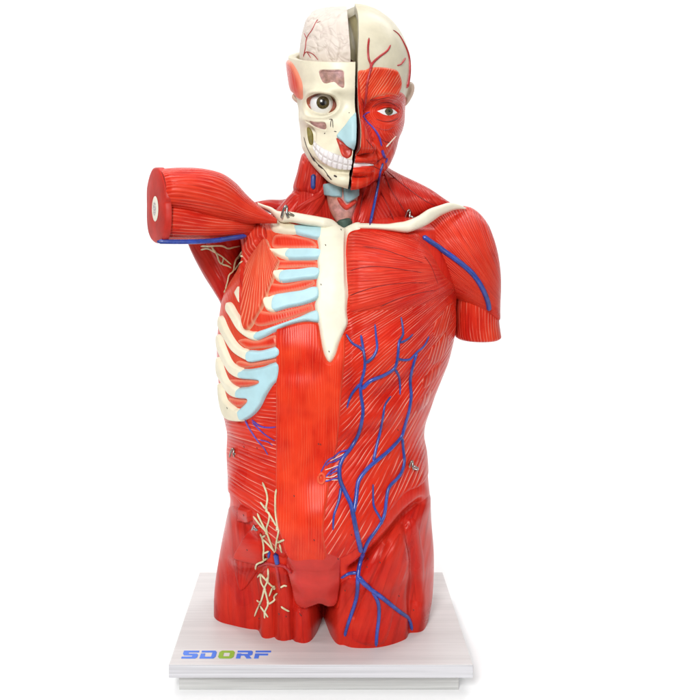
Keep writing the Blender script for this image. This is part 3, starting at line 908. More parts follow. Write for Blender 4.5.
# voice box and gland
lx = rows_loft([(183, 327, 357, -.046, .016), (186, 325.5, 358, -.048, .020), (192, 326, 358, -.048, .022), (198, 327, 358, -.048, .022), (206, 328.5, 356, -.048, .021), (214, 331.5, 353.5, -.050, .019), (220, 335, 351.5, -.052, .017), (226, 338, 350, -.054, .015), (231, 338, 350, -.054, .014)], e=2.2)
lx.mesh('throat_gland', M['thyroid'], neck, surf=True)
patch(lx, [(324, 184), (342, 184), (342, 197.3), (334, 197), (325.5, 195.5)], .004, 1.6, M['hyoid'], 'voice_box_cartilage', neck, smooth=False)
patch(lx, [(343, 184), (358, 184), (358, 196), (353, 200), (347, 203.5), (344, 200)], .0045, 1.8, M['hyoid'], 'voice_box_cartilage', neck, smooth=False)
patch(lx, [(337, 198.5), (341, 198.5), (346.8, 205), (352, 201), (356, 200), (356, 203), (350, 208), (346, 210), (341, 206)], .003, 1.6, M['nose_red'], 'throat_muscle', neck)
patch(lx, [(337, 222), (343, 219), (351, 219), (353, 230), (337, 231)], .0025, 2, M['trachea'], 'windpipe', neck)
bt = edges_loft([(255, 202), (262, 200.5), (270, 199.5), (282, 199.5), (291, 197)], [(256, 206), (262, 210), (272, 214), (284, 218), (296, 220)], [.05, .05, .045, .03], [.012, .02, .025, .03])
bt.mesh('trapezius_muscle', M['neck_dark'], root, straight(10)(bt.px, bt.py), surf=True)

# ------------------------------------------------------------------ head
hxl = [(8, 346), (9, 336), (11, 326), (18, 312), (31, 299), (41, 293.5), (50, 290.5), (62, 289.3), (77, 291), (90, 293.5), (98, 296.5), (106, 299), (117, 300.2), (126, 301), (134, 301.8), (143, 302.7), (150, 304),
       (155, 306.7), (164.6, 312.4), (172.6, 319), (179, 325), (184, 331), (187, 338), (189.3, 347)]
hxr = [(8, 350), (8.6, 364), (11.4, 374.3), (17.7, 385.7), (23.4, 392.6), (31.4, 399.4), (41, 405), (50.3, 408.6), (61.7, 410.9), (71, 411.2), (84, 409.5), (97, 405.8), (106, 404), (114, 403.3), (123, 402.5), (131, 400), (138, 396.5),
       (149, 393.2), (158, 390), (166, 385.7), (175, 377.5), (182, 369), (187, 361), (189.3, 353)]
hF = [(8, .0), (9, -.020), (12, -.038), (18, -.056), (31, -.080), (45, -.096), (62, -.106), (80, -.110), (96, -.108), (108, -.102), (125, -.102), (145, -.106), (160, -.107), (172, -.103), (180, -.104), (186, -.101), (189.3, -.094)]
hB = [(8, .03), (10, .055), (18, .085), (31, .108), (50, .122), (70, .122), (95, .108), (120, .085), (140, .060), (155, .035), (168, .0), (178, -.03), (189.3, -.07)]
hv = np.concatenate([np.linspace(8, 12, 14, endpoint=False), np.arange(12, 186, 0.62), np.linspace(186, 189.3, 8)])
C0 = math.radians(8.0)                         # the face is turned a little to its left
hth = C0 + np.concatenate([np.linspace(-PI, -PI / 2 - .5, 50, endpoint=False), np.linspace(-PI / 2 - .5, -.12, 260, endpoint=False), np.linspace(-.12, .12, 60, endpoint=False),
                           np.linspace(.12, PI / 2 + .5, 260, endpoint=False), np.linspace(PI / 2 + .5, PI, 50, endpoint=False)])
h0, h1, hf, hb = interp(hxl, hv), interp(hxr, hv), interp(hF, hv), interp(hB, hv)
hc, ha = (h0 + h1) / 2, (h1 - h0) / 2


def head_surface(th, v=hv, sc_=1.0, c=hc, a=ha, f=hf, b=hb, e=2.15):
    s1, c1 = np.sin(th), np.cos(th)
    s1 = np.sign(s1) * abs(s1) ** (2 / e); c1 = np.sign(c1) * abs(c1) ** (2 / e)
    mid = (f + b) / 2
    mid = np.where(v < 150, np.minimum(mid, .012), mid)
    yy = np.where(c1[None] > 0, mid[:, None] + (f - mid)[:, None] * c1[None] * sc_, mid[:, None] - (b - mid)[:, None] * c1[None] * sc_)
    return c[:, None] + a[:, None] * s1[None] * sc_, yy


CUT = [(-12, 350), (2, 352), (8, 354.5), (14, 356.5), (28, 357.5), (60, 356.8), (100, 356), (130, 356), (150, 354.6), (162, 352.8), (176, 350.6), (192, 348.6)]


def head_half(side):
    if side > 0:
        th = hth[(hth >= C0 - 1e-6)]
        th = np.append(th, C0 + PI)
    else:
        th = hth[hth <= C0 + 1e-6]
        th = np.append(th, C0) if abs(th[-1] - C0) > 1e-6 else th
    px, yy = head_surface(th)
    vv2 = hv[:, None] * np.ones_like(px)
    if side < 0:
        # sawn off above a plane that rises backwards
        vt = CY - (.196 + .24 * (yy + .105)) / S
        top = np.take_along_axis(vt, np.argmin(abs(vv2 - vt), 0)[None], 0)[0]
        tau = ((hv - 8) / (189.3 - 8))
        vnew = top[None] + (189.3 - top[None]) * tau[:, None]
        for j in range(px.shape[1]):
            px[:, j] = np.interp(vnew[:, j], hv, px[:, j]); yy[:, j] = np.interp(vnew[:, j], hv, yy[:, j])
        vv2 = vnew
    # the sawn plane leans a little: slide each row so that its front edge follows it
    jc = 0 if side > 0 else -1
    s_now = CX + (px[:, jc] - CX) * CD / (CD + yy[:, jc])
    py_now = CY + (vv2[:, jc] - CY) * CD / (CD + yy[:, jc])
    dx = (interp(CUT, py_now) - s_now) * (CD + yy[:, jc]) / CD
    px = px + dx[:, None] * np.clip(np.cos(th - C0), 0, 1)[None]
    kb = (1 - sstep(22, 60, vv2)) * np.clip(-np.cos(th - C0), 0, 1)[None] * (side > 0)
    px = px + kb * (345.0 - px[:, -1])[:, None]
    vv2 = vv2 - .065 * np.maximum(0, 40 - vv2)
    g = Grid(W0(px, vv2, yy), wrap=False)
    g.co[..., 0] += side * .0018
    g.update()
    # outward normals
    ctr = np.array([W0(350, 100, .01)])
    if (g.n * (g.co - ctr)).sum() < 0:
        g.n = -g.n; g.face = -g.face; g.flip = True
    return g


def gpush(g, d):
    sgn = g.n.copy()
    g.co = g.co + sgn * d[..., None]
    n_old = sgn
    g.update()
    if (g.n * n_old).sum() < 0:
        g.n = -g.n; g.face = -g.face


# --- muscled half (right of the picture)
HR = head_half(1)
x, y = HR.px, HR.py
ff = np.clip(HR.face, 0, 1)
d = np.zeros_like(x)
ridge = sstep(96, 150, y) * (1 - sstep(149, 156, y))
d += (.005 + .027 * ridge) * np.exp(-(np.maximum(x - interp(CUT, y), 0) / (4.5 + 6.5 * ridge)) ** 2) * sstep(92, 112, y) * (1 - sstep(150, 157, y))
d += .008 * gauss(x, y, 369, 148, 4.2, 4.5)                      # wing of the nose
d += -.004 * gauss(x, y, 362, 154, 6, 2)
d += .010 * gauss(x, y, 386, 96, 16, 4.5, -6)                      # brow
d += -.014 * gauss(x, y, 382, 110.5, 14, 7)                      # eye hollow
d += .0085 * gauss(x, y, 387, 112.5, 7.5, 5.2)                   # eyeball bulge
d += -.005 * gauss(x, y, 369, 112, 4, 8)
d += .011 * gauss(x, y, 389, 131, 11, 8)                        # cheek
d += -.006 * np.exp(-(ldist(x, y, [(371, 142), (377, 152), (380, 164)]) / 2.2) ** 2)
d += .007 * gauss(x, y, 361, 158, 10, 2.6) + .0075 * gauss(x, y, 360, 171.5, 9, 2.8)
d += -.0045 * gauss(x, y, 362, 164.3, 11, 1.8)
d += -.004 * gauss(x, y, 358, 177, 10, 2.2)
d += .008 * gauss(x, y, 357, 184, 8, 4) - .006 * gauss(x, y, 358, 177.5, 9, 1.8)                         # chin
d += -.0025 * np.exp(-(ldist(x, y, [(372, 174), (382, 160), (392, 148)]) / 3) ** 2)
gpush(HR, d * ff)
hr_fib = (HR.py, HR.px)
headR = HR.mesh('head_half', M['scalp'], root, hr_fib, surf=True)
headR['label'] = 'half of the head still covered by skull cap and red face muscle'


def hp(name, poly, h, w, mat, parent=headR, g=HR, **kw):
    return patch(g, poly, h, w, M[mat], name, parent, **kw)


hp('face_muscle', [(352, 68), (357, 72), (359, 84), (366, 95), (378, 98), (392, 92), (400, 92), (405, 96), (408, 106), (408, 125), (402, 140), (398, 150), (392, 162), (388, 172), (376, 182), (362, 194), (340, 196), (340, 120), (344, 80)],
   .0016, 2.5, 'face', fib=fan(384, 112, 25), fmin=-.3, n=4)
hp('forehead_muscle', [(358, 72), (365, 70), (372, 67.5), (384, 67.5), (396, 70), (400, 75), (402, 84), (400, 92), (398, 97), (386, 95), (374, 98), (366, 104), (361, 102), (359, 88)],
   .0026, 2.6, 'brow', fib=straight(-57))
hp('nose_muscle', [(354, 76), (357, 74), (360, 82), (361, 95), (363, 110), (366, 126), (371, 140), (372, 150), (366, 153), (350, 153), (350, 100)], .0030, 3, 'face', fib=straight(88))
# ring muscle round the eye
hp('eye_ring_muscle', [(366, 112), (370, 101), (380, 96), (394, 95), (403, 100), (406, 112), (402, 124), (392, 130), (380, 127), (370, 121)], .0024, 5, 'face', fib=lambda px, py: (np.arctan2(py - 112, px - 386) * 14, np.hypot(px - 386, (py - 112) * 1.2) * 1.2))
hp('cheek_muscle', [(372, 128), (384, 130), (396, 134), (392, 148), (386, 158), (378, 160), (372, 150), (369, 138)], .0026, 4, 'face', fib=straight(60))
hp('lip', [(345, 156), (354, 155), (364, 157), (373, 160), (376, 163.5), (372, 164), (364, 162.6), (345, 162)], .0030, 2.5, 'face', fib=straight(0))
hp('lip', [(345, 167.5), (356, 167.2), (366, 165.5), (374, 163.5), (374, 167), (367, 171.5), (358, 173.5), (345, 174)], .0030, 2.5, 'face', fib=straight(0))
hp('teeth', [(344, 161.4), (356, 161.4), (366, 161.8), (372.5, 163), (371.5, 164.8), (364, 167), (356, 168.4), (344, 168.8)], .0062, 1.4, 'teeth', n=3)
eyeR = hp('eye', [(375.5, 111.6), (379, 110), (384, 108.3), (389, 108), (393, 109.6), (396.5, 113.2), (393, 115.4), (388, 116.8), (383, 116), (379, 114)], .0032, 1.2, 'white')
eyeR['label'] = 'eye set among red face muscle'


def circ(cx, cy, r, ry=None, n=20):
    return [(cx + r * math.cos(2 * PI * k / n), cy + (ry or r) * math.sin(2 * PI * k / n)) for k in range(n)]


def iris_on(g, cx, cy, r, h, parent, cover=None):
    patch(g, circ(cx, cy, r), h, 1.0, M['iris'], 'iris', parent, smooth=False)
    patch(g, circ(cx, cy, r * .45), h + .0006, 1.0, M['pupil'], 'pupil', parent, smooth=False)


iris_on(HR, 387.4, 112.2, 4.4, .0040, headR)
hp('eyelid', [(374, 111.5), (379, 107.8), (385, 105.4), (391, 105.6), (396, 109), (398.5, 113.6), (396.5, 113.2), (393, 109.8), (389, 108.2), (384, 108.5), (379, 110.2)], .0050, 1.3, 'face')

# inside of the hollow skull cap, and the sawn plane
def cut_plane(g, side, v_hi, shell, mat, parent, name, inner=None):
    """flat strip along the sawn edge (first and last column); shell px of bone where hollow"""
    A, B = g.co[:, 0], g.co[:, -1]
    return A, B


A, B = HR.co[:, 0], HR.co[:, -1]
shell = .0105
rows = np.where(hv < 98)[0]
prof_o = np.concatenate([A[rows][::-1], B[rows]])
cc = W0(353, 70, .012)
prof_i = cc + (prof_o - cc) * np.array([1.0, .87, .86])
prof_i[:, 0] = prof_o[:, 0] + .0004
for _ in range(6):
    prof_i[1:-1] = (prof_i[:-2] + 2 * prof_i[1:-1] + prof_i[2:]) / 4
Vr, Fr = [], []
nP = len(prof_o)
prof_m = (prof_o + prof_i) / 2 - np.array([.0012, 0, 0])
Vr = np.concatenate([prof_o, prof_m, prof_i])
for k in range(2):
    for i in range(nP - 1):
        Fr.append((k * nP + i, k * nP + i + 1, (k + 1) * nP + i + 1, (k + 1) * nP + i))
mesh_obj('skull_rim', Vr, Fr, M['scalp'], headR)
Vr, Fr = [], []
NB = 9
for k in range(NB):
    a_ = k / (NB - 1) * PI / 2 * .98
    q_ = cc + (prof_i - cc) * math.cos(a_) ** .8
    q_[:, 0] = prof_i[:, 0] * math.cos(a_) + (1 - math.cos(a_)) * prof_i[:, 0].mean() + .011 * math.sin(a_)
    Vr.append(q_)
for k in range(NB - 1):
    for i in range(nP - 1):
        Fr.append((k * nP + i, k * nP + i + 1, (k + 1) * nP + i + 1, (k + 1) * nP + i))
mesh_obj('skull_inside', np.concatenate(Vr), Fr, M['inner'], headR)
# lower solid part of the sawn plane
rl = np.where(hv >= 92)[0]
Vl, Fl = [], []
for i in rl: Vl += [A[i], B[i]]
for i in range(len(rl) - 1): Fl.append((2 * i, 2 * i + 2, 2 * i + 3, 2 * i + 1))
mesh_obj('sawn_face', Vl, Fl, M['cut_and_shade'], headR, smooth=False)

# --- skull half (left of the picture)
HL = head_half(-1)
x, y = HL.px, HL.py
ff = np.clip(HL.face, 0, 1) ** .5
d = np.zeros_like(x)
orb = np.sqrt(((x - 321.5) / 15.5) ** 2 + ((y - 104) / 11.5) ** 2)
d += -.018 * (1 - sstep(.72, 1.03, orb))
d += .003 * np.exp(-((orb - 1.18) / .16) ** 2)
d += .007 * gauss(x, y, 324, 90, 15, 3.6)
d += .011 * gauss(x, y, 311, 120, 9, 4.5, 15) - .006 * gauss(x, y, 324, 134, 10, 6)
d += -.015 * np.exp(-(ldist(x, y, [(309.5, 129), (310.5, 143)]) / 2.6) ** 2)
d += .012 * sstep(100, 128, y) * (1 - sstep(142, 150, y)) * np.exp(-(np.minimum(x - 353, 0) / 7.5) ** 2)
d += -.006 * gauss(x, y, 345, 152, 5, 5)
d += .008 * gauss(x, y, 332, 156, 13, 8)
d += -.006 * np.exp(-(ldist(x, y, [(314, 160), (322, 166), (332, 171), (350, 173)]) / 3) ** 2)
d += .004 * gauss(x, y, 345, 181, 10, 5)
d += -.004 * gauss(x, y, 297, 78, 5, 16, -8)
sin1 = catmull([(319.5, 70.5), (331, 70), (342.5, 70.5), (344, 77), (344, 87.5), (339, 86), (334, 81.8), (325, 83.5), (321, 79)], 5, True)
sin2 = catmull([(309.5, 120.8), (316, 122.3), (325, 122.4), (325.8, 129), (320, 128.6), (312.5, 125)], 5, True)
sel = (x < 356) & (x > 300) & (y > 62) & (y < 135)
for s_, dp in ((sin1, .0034), (sin2, .0034)):
    sd_ = np.full(x.shape, -9.0); sd_[sel] = sdist(x[sel], y[sel], s_)
    d += -dp * sstep(-.6, 1.4, sd_)
gpush(HL, d * ff)
skull = HL.mesh('skull_half', M['skull'], root, (HL.py, HL.px), surf=True)


def sp(name, poly, h, w, mat, parent=skull, g=HL, **kw):
    return patch(g, poly, h, w, M[mat], name, parent, **kw)


sp('sinus', [tuple(p) for p in sin1[::2]], .0010, 1.0, 'sinus', smooth=False)
sp('sinus', [tuple(p) for p in sin2[::2]], .0010, 1.0, 'sinus', smooth=False)
sp('temple_muscle', [(285, 60), (291, 61.5), (297, 70), (302, 82), (303, 92), (302.5, 99), (298, 99), (294, 94), (290, 90), (285, 78)], .0035, 3, 'intercostal', fib=straight(80), fmin=-.8)
sp('eye_socket_rim', [(306.5, 100), (309, 97), (316, 94), (324, 93.8), (331, 96.5), (335, 101), (336.5, 106), (333, 111), (326, 113.5), (318, 112.5), (311, 109), (307.5, 105)], .0008, 1.2, 'lid')
sp('cheek_hollow', [(307, 128), (310, 128), (313, 134), (313, 144), (309.5, 144), (307.5, 136)], .0012, 1.2, 'olive')
sp('nasal_cartilage', [(352, 116), (357, 115), (357, 149), (351, 147.8), (344, 143), (336.8, 137), (340, 131), (346, 124.5)], .0046, 2.2, 'cart')
sp('nasal_muscle', [(336.3, 138), (343, 142), (351, 148), (352, 154), (349.5, 157.5), (346, 158.3), (342, 155.5), (339, 147)], .0026, 1.8, 'nose_red')
upper = [(313.5, 139.5), (318, 144.5), (325, 149), (333, 153), (341, 155.5), (347, 158.5), (353.5, 159.6)]
lower = [(313, 148), (317, 156), (322, 161.5), (330, 166.3), (339, 169.2), (348, 170), (353.5, 170)]
sp('gum', upper + lower[::-1], .0016, 1.5, 'gum', smooth=False)
U, L_ = catmull(upper, 8), catmull(lower, 8)
def along(p, t):
    Lc = np.concatenate([[0], np.cumsum(np.hypot(*np.diff(p, axis=0).T))]); t = np.asarray(t) * Lc[-1]
    return np.stack([np.interp(t, Lc, p[:, 0]), np.interp(t, Lc, p[:, 1])], -1)
nt_ = 9
ts = np.linspace(0.01, .99, nt_ + 1)
for k in range(nt_):
    a, b = ts[k] + .0006, ts[k + 1] - .0006
    ua_, ub_, la_, lb_ = along(U, a), along(U, b), along(L_, a), along(L_, b)
    for f0, f1 in ((.03, .53), (.54, .98)):
        q = [ua_ + (la_ - ua_) * f0, ub_ + (lb_ - ub_) * f0, ub_ + (lb_ - ub_) * f1, ua_ + (la_ - ua_) * f1]
        sp('tooth', [tuple(p) for p in q], .0029, 1.3, 'teeth', smooth=False)

# eyeball
def ball(name, c, r, mat, parent, a0=0, a1=PI, n1=40, n2=20, squash=1.0):
    """(part of) a sphere around the axis pointing at -Y"""
    V, Fc = [], []
    for i in range(n2 + 1):
        a = a0 + (a1 - a0) * i / n2
        for j in range(n1):
            b = 2 * PI * j / n1
            V.append((c[0] + r * math.sin(a) * math.cos(b), c[1] - r * math.cos(a) * squash, c[2] + r * math.sin(a) * math.sin(b)))
    for i in range(n2):
        for j in range(n1):
            Fc.append((i * n1 + j, i * n1 + (j + 1) % n1, (i + 1) * n1 + (j + 1) % n1, (i + 1) * n1 + j))
    return mesh_obj(name, V, Fc, mat, parent)


ij = np.argmin((HL.px - 322) ** 2 + (HL.py - 104) ** 2)
ysock = HL.co.reshape(-1, 3)[ij][1]
er = .0182
ec = P(322.8, 103.8, ysock + .0035)
eyeL = ball('eye', ec, er, M['white'], skull)
eyeL['label'] = 'round bare eyeball in the skull socket'
ball('iris', ec, er + .0004, M['iris'], skull, 0, .50, 40, 8)
ball('pupil', ec, er + .0008, M['pupil'], skull, 0, .23, 30, 5)

# rim and inside of the sawn skull
r0 = HL.co[0]                                   # outer rim
cen = r0.mean(0); cen[0] = W0(352, 60, 0)[0]
axis_x = W0(356, 60, 0)[0]
def shrink(p, k, dz):
    q = p.copy()
    q[:, 0] = axis_x + (p[:, 0] - axis_x) * k
    q[:, 1] = .012 + (p[:, 1] - .012) * k
    q[:, 2] += dz
    return q
rings = [r0, shrink(r0, .975, .0012), shrink(r0, .89, .0008), shrink(r0, .875, -.002), shrink(r0, .86, -.03)]
Vk = np.concatenate(rings); nk = len(r0)
Fk = [(k * nk + j, k * nk + j + 1, (k + 1) * nk + j + 1, (k + 1) * nk + j) for k in range(4) for j in range(nk - 1)]
mesh_obj('skull_rim', Vk, Fk, M['scalp'], skull)
fl_ = shrink(r0, .862, -.028)
mesh_obj('skull_inside', np.vstack([fl_, fl_.mean(0)]), [(j, j + 1, len(fl_)) for j in range(len(fl_) - 1)], M['inner'], skull)
A, B = HL.co[:, 0], HL.co[:, -1]
Vl, Fl = [], []
for i in range(len(A)): Vl += [A[i], B[i]]
for i in range(len(A) - 1): Fl.append((2 * i, 2 * i + 2, 2 * i + 3, 2 * i + 1))
mesh_obj('sawn_face', Vl, Fl, M['cut_and_shade'], skull, smooth=False)

# brain (left half)
bxl = [(9.2, 338), (10, 329), (12, 318), (18, 309), (30, 303.2), (40, 301), (52, 299.5), (66, 300), (80, 306)]
bF = [(9.2, -.005), (12, -.034), (18, -.055), (30, -.075), (45, -.085), (62, -.088), (80, -.08)]
bB = [(9.2, .03), (12, .055), (30, .09), (50, .1), (80, .08)]
bv = np.concatenate([np.linspace(9.2, 12, 10, endpoint=False), np.arange(12, 80, .8)])
b0, bf, bb = interp(bxl, bv), interp(bF, bv), interp(bB, bv)
bth = C0 + np.linspace(-PI, 0, 240)
s1, c1 = np.sin(bth - C0), np.cos(bth - C0)
s1 = -abs(s1) ** (2 / 2.3); c1 = np.sign(c1) * abs(c1) ** (2 / 2.3)
xm = np.interp(bv, [9, 14, 30, 62, 80], [345, 345.6, 346.3, 348.5, 349])
yb = np.where(c1[None] > 0, bf[:, None] * c1[None], -bb[:, None] * c1[None])
xb = xm[:, None] + (xm - b0)[:, None] * s1[None] - (yb - bf[:, None]) / S * math.tan(C0) * 1.3 * (1 + s1[None])
Gb = Grid(W0(xb, (bv - .03 * np.maximum(0, 40 - bv))[:, None] * np.ones_like(xb), yb), wrap=False)
if (Gb.n * (Gb.co - W0(345, 60, 0))).sum() < 0: Gb.n = -Gb.n; Gb.face = -Gb.face
x, y = Gb.px, Gb.py
groove = np.zeros_like(x)
for ln in ([(304, 42), (312, 36), (318, 40), (326, 34)], [(329, 12), (327, 24), (330, 36), (327, 50), (331, 62)], [(314, 58), (317, 48), (314, 38)], [(340, 14), (338, 30), (341, 44), (338, 60)], [(316, 20), (322, 28), (319, 36)], [(308, 54), (312, 49), (319, 52), (326, 48)]):
    groove += np.exp(-(ldist(x, y, catmull(ln, 6)) / 1.3) ** 2)
gpush(Gb, -.0016 * np.clip(groove, 0, 1) * np.clip(Gb.face, 0, 1))
Vb = Gb.co.reshape(-1, 3); R_n, C_n = Gb.co.shape[:2]
qb = Gb.quads().tolist()
for i in range(R_n - 1): qb.append((i * C_n, i * C_n + C_n - 1, (i + 1) * C_n + C_n - 1, (i + 1) * C_n))
Vb = np.vstack([Vb, Gb.co[0].mean(0)]); k_ = len(Vb) - 1
qb += [(j, j + 1, k_) for j in range(C_n - 1)]
brain = mesh_obj('brain', Vb, qb, M['brain'], skull, surf=True)

# ears
def blob(name, px, py, Y, rx, ry, rz, mat, parent, rot=0, dent=0.3):
    c = P(px, py, Y); V, Fc = [], []
    n1, n2 = 28, 18
    ca, sa = math.cos(math.radians(rot)), math.sin(math.radians(rot))
    for i in range(n2 + 1):
        a = PI * i / n2
        for j in range(n1):
            b = 2 * PI * j / n1
            xx, zz, yy = math.sin(a) * math.cos(b), math.cos(a), math.sin(a) * math.sin(b)
            k = 1 - dent * math.exp(-((xx * .9) ** 2 + (zz - .1) ** 2) / .12) * (yy < 0)
            wv = (.72 + .28 * zz)
            xx, zz, yy = xx * rx * wv, zz * rz, yy * ry * k
            V.append((c[0] + xx * ca - zz * sa, c[1] + yy, c[2] + xx * sa + zz * ca))
    for i in range(n2):
        for j in range(n1):
            Fc.append((i * n1 + j, i * n1 + (j + 1) % n1, (i + 1) * n1 + (j + 1) % n1, (i + 1) * n1 + j))
    return mesh_obj(name, V, Fc, mat, parent)


blob('ear', 408.0, 94, .004, .0105, .012, .0185, M['ear'], headR, -14)
blob('ear', 296.5, 98.5, -.008, .0072, .010, .0085, M['ear'], skull, 30)

# ------------------------------------------------------------------ vessels, nerves, hooks, marks
TR = []
off_ = 0
allV, allF = [], []
for V, Fc in SURF:
    allV.append(V); allF += [tuple(int(i) + off_ for i in f) for f in Fc]; off_ += len(V)
BV = BVHTree.FromPolygons(np.concatenate(allV).tolist(), allF)
CAM = Vector((0, -CD, CZ))


def hit(px, py, default=None):
    d = Vector(P(px, py, 0.0)) - CAM
    d.normalize()
    loc, nrm, _, _ = BV.ray_cast(CAM, d)
    if loc is None:
        return None
    return np.array(loc), np.array(nrm) * (1 if nrm.dot(d) < 0 else -1)


class Tubes:
    def __init__(s): s.V, s.F = [], []

    def add(s, pts, r0, r1=None, lift=.18, n=5, sides=10, flat3=None):
        """pts in photo pixels laid on whatever surface is there; radii in px"""
        r1 = r0 if r1 is None else r1
        if flat3 is None:
            p2 = catmull(pts, n)
            p3, rr = [], []
            for i, (a, b) in enumerate(p2):
                h = hit(a, b)
                t = i / max(1, len(p2) - 1)
                r = (r0 + (r1 - r0) * t) * S
                if h is None:
                    if not p3: continue
                    y_ = p3[-1][1]
                    p3.append(P(a, b, y_))
                else:
                    p3.append(h[0] + h[1] * r * lift)
                rr.append(r)
            p3 = np.array(p3)
            if len(p3) > 4:      # smooth the depth a little, never under the surface
                ys = p3.copy()
                for _ in range(2):
                    ys[1:-1] = (ys[:-2] + 2 * ys[1:-1] + ys[2:]) / 4
                p3 = np.where((ys[:, 1:2] < p3[:, 1:2]), ys, p3)
        else:
            p3 = catmull(flat3, n); rr = [(r0 + (r1 - r0) * i / max(1, len(p3) - 1)) * S for i in range(len(p3))]
        if len(p3) < 2: return
        k0 = len(s.V)
        up = np.array([0, -1.0, 0.02])
        for i in range(len(p3)):
            t = p3[min(i + 1, len(p3) - 1)] - p3[max(i - 1, 0)]
            t = t / (np.linalg.norm(t) + 1e-9)
            if flat3 is not None and abs(t @ up) > .95: up = np.array([1.0, 0, 0])
            u = np.cross(t, up); u /= np.linalg.norm(u) + 1e-9
            w = np.cross(t, u)
            r = rr[i] * (.35 if i in (0, len(p3) - 1) else 1)
            for j in range(sides):
                a = 2 * PI * j / sides
                s.V.append(p3[i] + (u * math.cos(a) + w * math.sin(a)) * r)
        for i in range(len(p3) - 1):
            for j in range(sides):
                s.F.append((k0 + i * sides + j, k0 + i * sides + (j + 1) % sides, k0 + (i + 1) * sides + (j + 1) % sides, k0 + (i + 1) * sides + j))
        s.F.append(tuple(k0 + j for j in range(sides))); s.F.append(tuple(k0 + (len(p3) - 1) * sides + j for j in reversed(range(sides))))
        return s

    def build(s, name, mat, parent=root, label=None):
        return mesh_obj(name, s.V, s.F, mat, parent, label=label)


# belly veins
t = Tubes()
t.add([(361, 335), (363, 347), (365, 361), (364, 372), (361, 383), (361, 395), (363, 410), (361, 425), (357, 437), (350, 449), (343, 458), (339.5, 468), (340, 480), (345, 492), (351, 505), (353, 515), (356, 530), (359, 543), (361, 552)], 1.2, 2.3)
t.add([(346, 334), (352, 343), (359, 347), (364, 351)], .9, 1.5)
t.add([(375, 324), (376, 336), (377, 348), (373, 357), (366, 363)], .8, 1.6)
t.add([(361, 383), (353, 392), (349, 400), (347, 408)], 1.5, .7)
t.add([(362, 389), (370, 381), (382, 376), (391, 371), (396, 365), (398, 352), (399, 342), (403, 334), (402, 323), (401, 317)], 1.9, .8)
t.add([(400, 343), (408, 339), (413, 334)], 1.2, .6)
t.add([(395, 369), (399, 377), (400, 386), (400, 395)], 1.3, .7)
t.add([(429, 336), (424, 346), (417, 352), (410, 359), (404, 360), (398, 359)], .8, 1.2)
t.add([(417, 352), (413, 365), (410, 380), (411, 395), (409, 410), (405, 424), (402, 435), (396, 443), (386, 453), (376, 461), (366, 470), (358, 482), (356, 498), (353, 514)], 1.3, 2.0)
t.add([(391, 396), (385, 405), (383, 416), (380, 432), (376, 448), (373, 462)], .8, 1.5)
t.add([(402, 437), (403, 450), (404, 462), (400, 475), (389, 487), (386, 500), (384, 515), (377, 528), (368, 541), (363, 553)], 1.4, 1.8)
t.add([(373, 484), (373, 497), (374, 507), (380, 518), (382, 524)], .8, 1.3)
t.add([(341, 487), (339, 500), (334, 515), (333, 530)], 1.5, .8)
t.build('belly_veins', M['vein'])
t = Tubes()
t.add([(363, 551), (360, 565), (358, 577), (357, 595), (352, 612), (347, 628), (345, 636)], 2.2, 1.5)
t.add([(341, 578), (349, 573.5), (357, 573)], 1.1, 1.8)
t.add([(358, 576), (366, 585), (378, 594), (390, 604), (400, 612), (409, 619), (412, 630)], 2.4, 1.6)
t.add([(372, 590), (378, 602), (379, 615), (377, 632), (376, 646)], 1.8, 1.6)
t.build('thigh_veins', M['vein'])
t = Tubes()
for ln in ([(349, 450), (340, 452), (334, 457), (328, 460), (324, 466), (321, 472)], [(343, 456), (336, 461), (329, 463), (326, 466)], [(339.5, 466), (332, 470), (328, 474), (326, 477)],
           [(339, 470), (334, 472), (329, 475)], [(339, 478), (333, 479), (327, 481), (324, 481)], [(341, 458), (334, 460)]):
    t.add(ln, .8, .6)
t.build('navel_veins', M['vein_thin'])
t = Tubes()
for ln in ([(347, 452), (338, 457), (330, 461)], [(339, 465), (331, 468), (325, 470)], [(338, 474), (332, 477), (325, 477)], [(338, 480), (330, 480), (324, 480)]):
    t.add(ln, .45, .35)
t.build('navel_nerves', M['nerve_white'])
t = Tubes()
t.add([(252, 420), (260, 426), (268, 427.5), (276, 427)], .9, .6)
t.add([(245, 420), (251, 431), (258, 441), (264, 448), (268, 455)], .9, .6)
t.add([(252, 422), (262, 432), (270, 438), (275, 441)], .8, .5)
t.add([(260, 440), (268, 442), (273, 446)], .6, .4)
t.build('flank_veins', M['vein_thin'])
# navel
t = Tubes()
t.add([(319, 476), (321, 473.5), (324, 475), (324.5, 480), (322, 483.5), (318.8, 482), (318.2, 478), (319, 476)], 1.2, 1.2, lift=.2)
t.add([(320.6, 476), (321.3, 480)], 1.2, .8, lift=.0)
t.build('navel', M['rectus'])

# arm and neck vessels
t = Tubes()
t.add([(422.5, 236.5), (430, 242), (444, 251), (458, 261), (470, 271), (478, 281), (484, 292), (488, 303), (489, 310)], 2.6, 2.4, lift=.25, sides=14)
t.build('arm_vein', M['vein'])
t = Tubes()
a3 = [P(157, 241.6, -.122), P(175, 241.8, -.118), P(195, 241.6, -.108), P(215, 240.5, -.094), P(232, 238.0, -.078), P(246, 236, -.060)]
t.add(None, 2.2, 2.4, flat3=a3, sides=12)
t.build('arm_vein', M['vein'])
t = Tubes()
t.add([(378, 168), (375.5, 176), (377.5, 182)], .3, .3)
t = Tubes()
t.add([(383, 163), (380, 172), (378, 184), (375, 200), (372, 214), (370, 225)], 1.1, 1.6)
t.build('neck_vein', M['vein'], neck)
t = Tubes()
t.add([(314, 174.5), (313.6, 182), (313.2, 189)], 2.6, 2.2, lift=.5)
t.build('neck_vein', M['vein'], neck)
t = Tubes()
